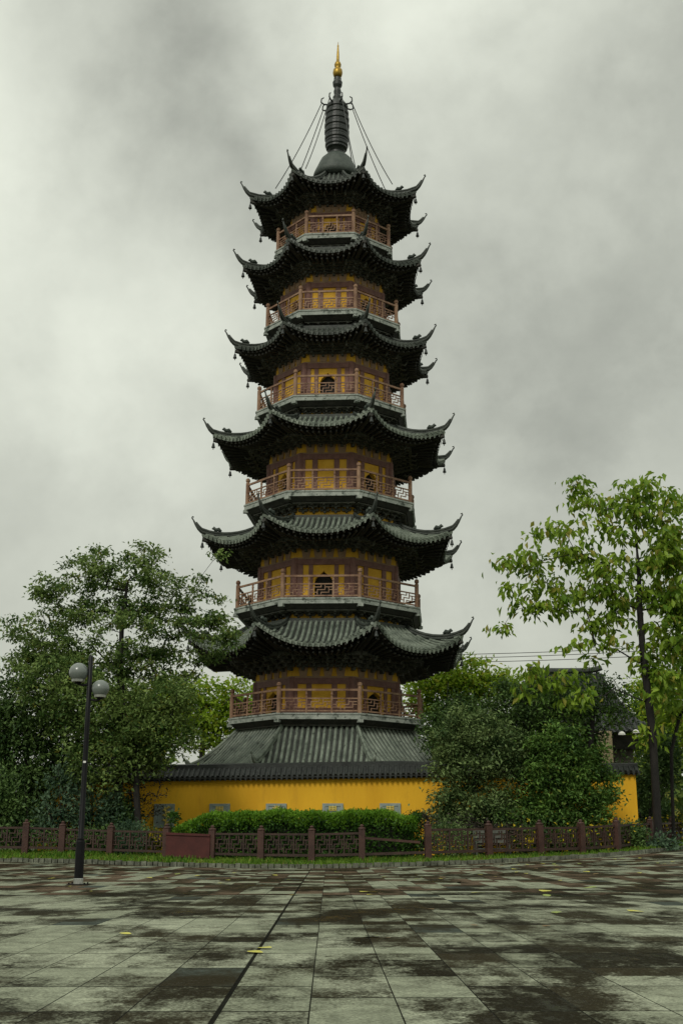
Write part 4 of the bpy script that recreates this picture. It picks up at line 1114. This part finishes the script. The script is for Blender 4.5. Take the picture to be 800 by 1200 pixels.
# ------------------------------------------------------------------ hall behind at right
hx0, hx1, HY = pt(604, 850, 57).x, pt(752, 850, 57).x, 57.0
hall = empty('tiled_hall', ((hx0 + hx1) / 2, HY + 3, .2), 0, 'old hall with grey tiled roof and cream pillar glimpsed behind the right-hand trees', 'building')
hw_ = (hx1 - hx0) / 2; ze = pt(700, 858, 56).z - .2; zr = pt(700, 789, 60).z - .2
b = MB(); b.box((0, 0, ze / 2), (2 * hw_ - .8, 5.0, ze)); b.build('wall', M['hall_wall'], hall)
b = MB(); NV = 10
def HR(s, v, side): # v 0 ridge .. 1 eave
    z = zr + (ze - zr) * (1 - max(0, 1 - v) ** 1.45); e = (abs(s) ** 4) * .35 * v
    return Vector((s * hw_ * (.62 + .44 * v), side * 3.9 * v, z + e))
for side in (-1, 1):
    n0 = len(b.V); NS = 20
    for j in range(NV + 1):
        for i in range(NS + 1): b.V.append(tuple(HR(-1 + 2 * i / NS, j / NV, side)))
    for j in range(NV):
        for i in range(NS): q = n0 + j * (NS + 1) + i; b.F.append((q, q + 1, q + NS + 2, q + NS + 1))
    for i in range(int(2 * hw_ / .27) + 1):
        x_ = -hw_ + i * .27; v0 = max(0, (abs(x_) / hw_ - .62) / .44)
        b.tube([HR(x_ / (hw_ * (.62 + .44 * v)), v, side) + Vector((0, 0, .02)) for v in np.linspace(v0, 1.0, 8)], .07, 5)
for sx in (-1, 1):
    for j in range(NV):
        v0, v1 = j / NV, (j + 1) / NV
        b.add([HR(sx, v0, -1), HR(sx, v1, -1), HR(sx, v1, 1), HR(sx, v0, 1)], [(0, 1, 2, 3)])
rf = b.build('roof', M['tile_dark'], hall)
b = MB(); b.tube([HR(s_, 0, 1) + Vector((0, 0, .12 + .16 * abs(s_) ** 5)) for s_ in np.linspace(-1, 1, 15)], .15, 8); b.build('roof_ridge', M['ridge'], rf)
for i in range(int(2 * hw_ / .62)):
    s_ = -1 + (i + .5) * .62 / hw_; p = HR(s_, 1, -1); b = MB()
    b.lathe([(.0, -.02), (.17, 0), (.16, .08), (.08, .15), (.0, .18)], 10, p + Vector((0, -.03, -.16)))
    b.build('eave_tile_end', M['pale_tile'], rf)
for px in (640, 709):
    c_ = pt(px, 900, 54.5); b = MB(); b.box((c_.x - hall.location.x, c_.y - hall.location.y, ze / 2 - .05), (.62, .55, ze - .1)); b.build('pillar', M['cream'], hall)
b = MB(); b.box((0, -2.75, ze - .45), (2 * hw_ - .4, .3, .45)); b.build('eave_beam', M['timber_dark'], hall)
for sx in (-.55, -.2, .2, .55):
    b = MB(); b.box((sx * hw_, -2.52, ze * .5), (1.3, .06, 1.6)); b.build('window', M['timber_dark'], hall)

# utility poles and wires behind
poles = []
for i, px in enumerate((400, 830)):
    c_ = pt(px, 900, 78); q = empty('utility_pole', (c_.x, 78, -.2), 0, 'grey utility pole behind the pagoda' if i == 0 else 'grey utility pole beyond the right edge trees', 'utility pole', 'utility poles')
    top_z = 14.2; b = MB(); b.lathe([(.17, 0), (.11, top_z)], 10); b.build('pole', M['bark_grey'], q)
    b = MB(); b.box((0, 0, top_z - .45), (.12, 1.6, .12)); b.box((0, .0, top_z - 1.1), (.12, 1.6, .12)); b.build('crossarm', M['bark_grey'], q); poles.append(c_)
for py0, py1, dy, lab in ((762.5, 756.5, -.5, 'uppermost of the three thin wires crossing the sky right of the pagoda'), (767, 760.5, 0, 'middle one of the three thin wires right of the pagoda'), (771, 767, .5, 'lowest of the three thin wires right of the pagoda')):
    a_ = pt(400, py0 + 5, 78 + dy); z_ = pt(830, py1 - 3, 78 + dy); b = MB()
    b.tube([a_.lerp(z_, t) - Vector((0, 0, .25 * 4 * t * (1 - t))) for t in np.linspace(0, 1, 14)], .022, 5)
    tag(b.build('power_line', M['wire']), lab, 'wire', 'power lines')

# ------------------------------------------------------------------ bench behind the fence
bp = pt(575, 1000, 41.3); bp.z = lawn_z(bp.x, 41.3)
bn = empty('park_bench', tuple(bp), R(3), 'pale grey slatted bench behind a fence post, below the osmanthus', 'bench')
bw = (pt(596, 980, 41.3) - pt(554, 980, 41.3)).length; zt_ = pt(575, 972, 41.3).z - bp.z
b = MB()
for q in range(3): b.box((0, .02 * q, zt_ - .06 - q * .155), (bw - .06, .03, .125))
b.build('backrest', M['bench_wood'], bn)
b = MB()
for q in range(4): b.box((0, -.12 - q * .11, zt_ - .62), (bw - .06, .09, .035))
b.build('seat', M['bench_wood'], bn)
for sx in (-1, 1):
    b = MB(); x_ = sx * (bw / 2 - .045)
    b.box((x_, .055, zt_ / 2), (.06, .06, zt_)); b.box((x_, -.46, (zt_ - .64) / 2), (.06, .06, zt_ - .64)); b.box((x_, -.2, zt_ - .665), (.06, .46, .05)); b.box((x_, -.19, zt_ - .38), (.06, .44, .04)); b.box((x_, -.40, zt_ - .52), (.05, .05, .24))
    b.build('bench_end', M['bench_wood'], bn)

# ------------------------------------------------------------------ white car at the right edge, beyond the fence
cp_ = pt(787, 955, 53.5); gz = .55
car = empty('parked_car', (cp_.x + .98, 53.5, gz), R(2), 'white parked car just showing beyond the fence at the far right', 'car')
prof = [(0, .30), (.04, .62), (.12, .80), (1.05, .92), (1.75, 1.40), (2.1, 1.47), (3.1, 1.45), (3.75, .98), (4.25, .92), (4.32, .55), (4.28, .30)]
k_ = (pt(787, 938, 53.5).z - gz) / 1.47
b = MB(); nn = len(prof)
def carpt(x_, y_, z_): return (x_ - .95, y_, z_)
for y_, ins in ((-.82, 0), (.82, 0)):
    for x_, z_ in prof: b.V.append(carpt(x_, y_ * (.82 if z_ > 1.2 else 1), z_))
b.F.append(tuple(range(nn))); b.F.append(tuple(range(nn, 2 * nn))[::-1])
for q in range(nn): q2 = (q + 1) % nn; b.F.append((q, nn + q, nn + q2, q2))
body = b.build('body', M['white_paint'], car)
b = MB()
b.add([carpt(*p) for p in ((1.16, -.66, 1.01), (1.16, .66, 1.01), (1.72, .60, 1.39), (1.72, -.60, 1.39))], [(0, 1, 2, 3)])
b.V = [(x_ - .012, y_, z_ + .012) for x_, y_, z_ in b.V]; b.build('windscreen', M['glass'], car)
b = MB()
for s_ in (-1, 1):
    for x0, x1 in ((1.35, 2.2), (2.3, 3.2)):
        b.add([carpt(x0, s_ * .835, .95), carpt(x1, s_ * .835, .95), carpt(min(x1, 3.05), s_ * .69, 1.38), carpt(max(x0, 1.78), s_ * .69, 1.38)], [(0, 1, 2, 3)])
b.build('side_window', M['glass'], car)
for x_ in (.85, 3.45):
    for s_ in (-1, 1):
        b = MB(); b.tube([(x_ - .95, s_ * .70, .32), (x_ - .95, s_ * .86, .32)], .32, 20); w_ = b.build('wheel', M['rubber'], car)
        b = MB(); b.tube([(x_ - .95, s_ * .861, .32), (x_ - .95, s_ * .872, .32)], .2, 16); b.build('rim', M['steel'], w_)
for s_ in (-.6, .6):
    b = MB(); b.box((-.97 + .06, s_, .70), (.05, .34, .13)); b.build('headlight', M['pale_tile'], car)

# ------------------------------------------------------------------ fallen leaves on the paving
def leaf_shape(name, m):
    V = []; F = []
    out = [(0, -.5), (.16, -.36), (.34, -.12), (.40, .08), (.26, .30), (0, .52)]
    for x_, y_ in out: V.append((x_, y_, .10 * abs(x_) + .10 * y_ * y_))
    for x_, y_ in out[1:-1][::-1]: V.append((-x_, y_, .16 * abs(x_) + .08 * y_ * y_))
    V = [(x_, y_, z_ + .015) for x_, y_, z_ in V]
    F = [(0, 1, 2, 3, 4, 5), (0, 5, 6, 7, 8, 9)]
    me = bpy.data.meshes.new(name); me.from_pydata(V, [], F); me.update(); me.materials.append(m); return me
lm_ = {k: leaf_shape('fallen_leaf', M[k]) for k in ('fallen', 'fallen_green', 'fallen_brown')}
spots = [(299, 1117, 'fallen', .14), (310, 1112, 'fallen', .13), (147, 1095, 'fallen', .11), (436, 1098, 'fallen_green', .16), (453, 1078, 'fallen', .08), (428, 1046, 'fallen', .26), (453, 1100, 'fallen_brown', .08), (261, 1036, 'fallen', .22),
         (745, 1069, 'fallen', .20), (739, 1068, 'fallen', .13), (638, 1045, 'fallen', .26), (560, 1047, 'fallen', .24), (691, 1041, 'fallen_green', .24), (651, 1070, 'fallen_green', .15), (640, 1086, 'fallen_brown', .10), (555, 1085, 'fallen_brown', .09),
         (640, 1050, 'fallen_green', .16), (588, 1056, 'fallen_brown', .16), (105, 1045, 'fallen', .12), (60, 1030, 'fallen', .18), (175, 1029, 'fallen', .16), (322, 1026, 'fallen', .16), (220, 1049, 'fallen_brown', .1), (512, 1038, 'fallen', .13), (505, 1066, 'fallen_brown', .10)]
for q in range(80):
    px = 480 + 320 * rng.random() ** .8 if rng.random() < .75 else 480 * rng.random(); base = float(np.interp(px, [a for a, b, Y in KP], [b for a, b, Y in KP]))
    spots.append((px, base + 2.5 + abs(rng.normal()) * 10 * (1 if px > 480 else 1.5), ['fallen', 'fallen', 'fallen_green', 'fallen_brown'][rng.integers(0, 4)], rng.uniform(.10, .20)))
words_ = {'fallen': 'yellow fallen leaf lying on the wet paving', 'fallen_green': 'yellowish-green fallen leaf lying on the wet paving', 'fallen_brown': 'dull brown fallen leaf lying on the wet paving'}
for px, py, k_, s_ in spots:
    Y = 20.0
    d_ = pt(px, py, 1.0) - Vector((0, 0, CAMH))
    for _ in range(25):
        z = plaza_z(d_.x * Y, Y); Y = .5 * Y + .5 * ((z - CAMH) / d_.z if d_.z < -1e-4 else 60); Y = min(max(Y, 4), 60)
    Y = min(Y, kline(d_.x * Y)[0] - .1)
    o = bpy.data.objects.new('fallen_leaf', lm_[k_]); sc.collection.objects.link(o)
    o.location = (d_.x * Y, Y, plaza_z(d_.x * Y, Y) + .004); o.scale = (s_, s_, s_); o.rotation_euler = (rng.normal() * .06, rng.normal() * .06, rng.random() * 6.28)
    if (px, py) == (299, 1117): tag(o, 'large yellow fallen leaf lying across the dark joint in the paving', 'leaf', 'fallen leaves on the plaza')
    else: tag(o, words_[k_], 'leaf', 'fallen leaves on the plaza')
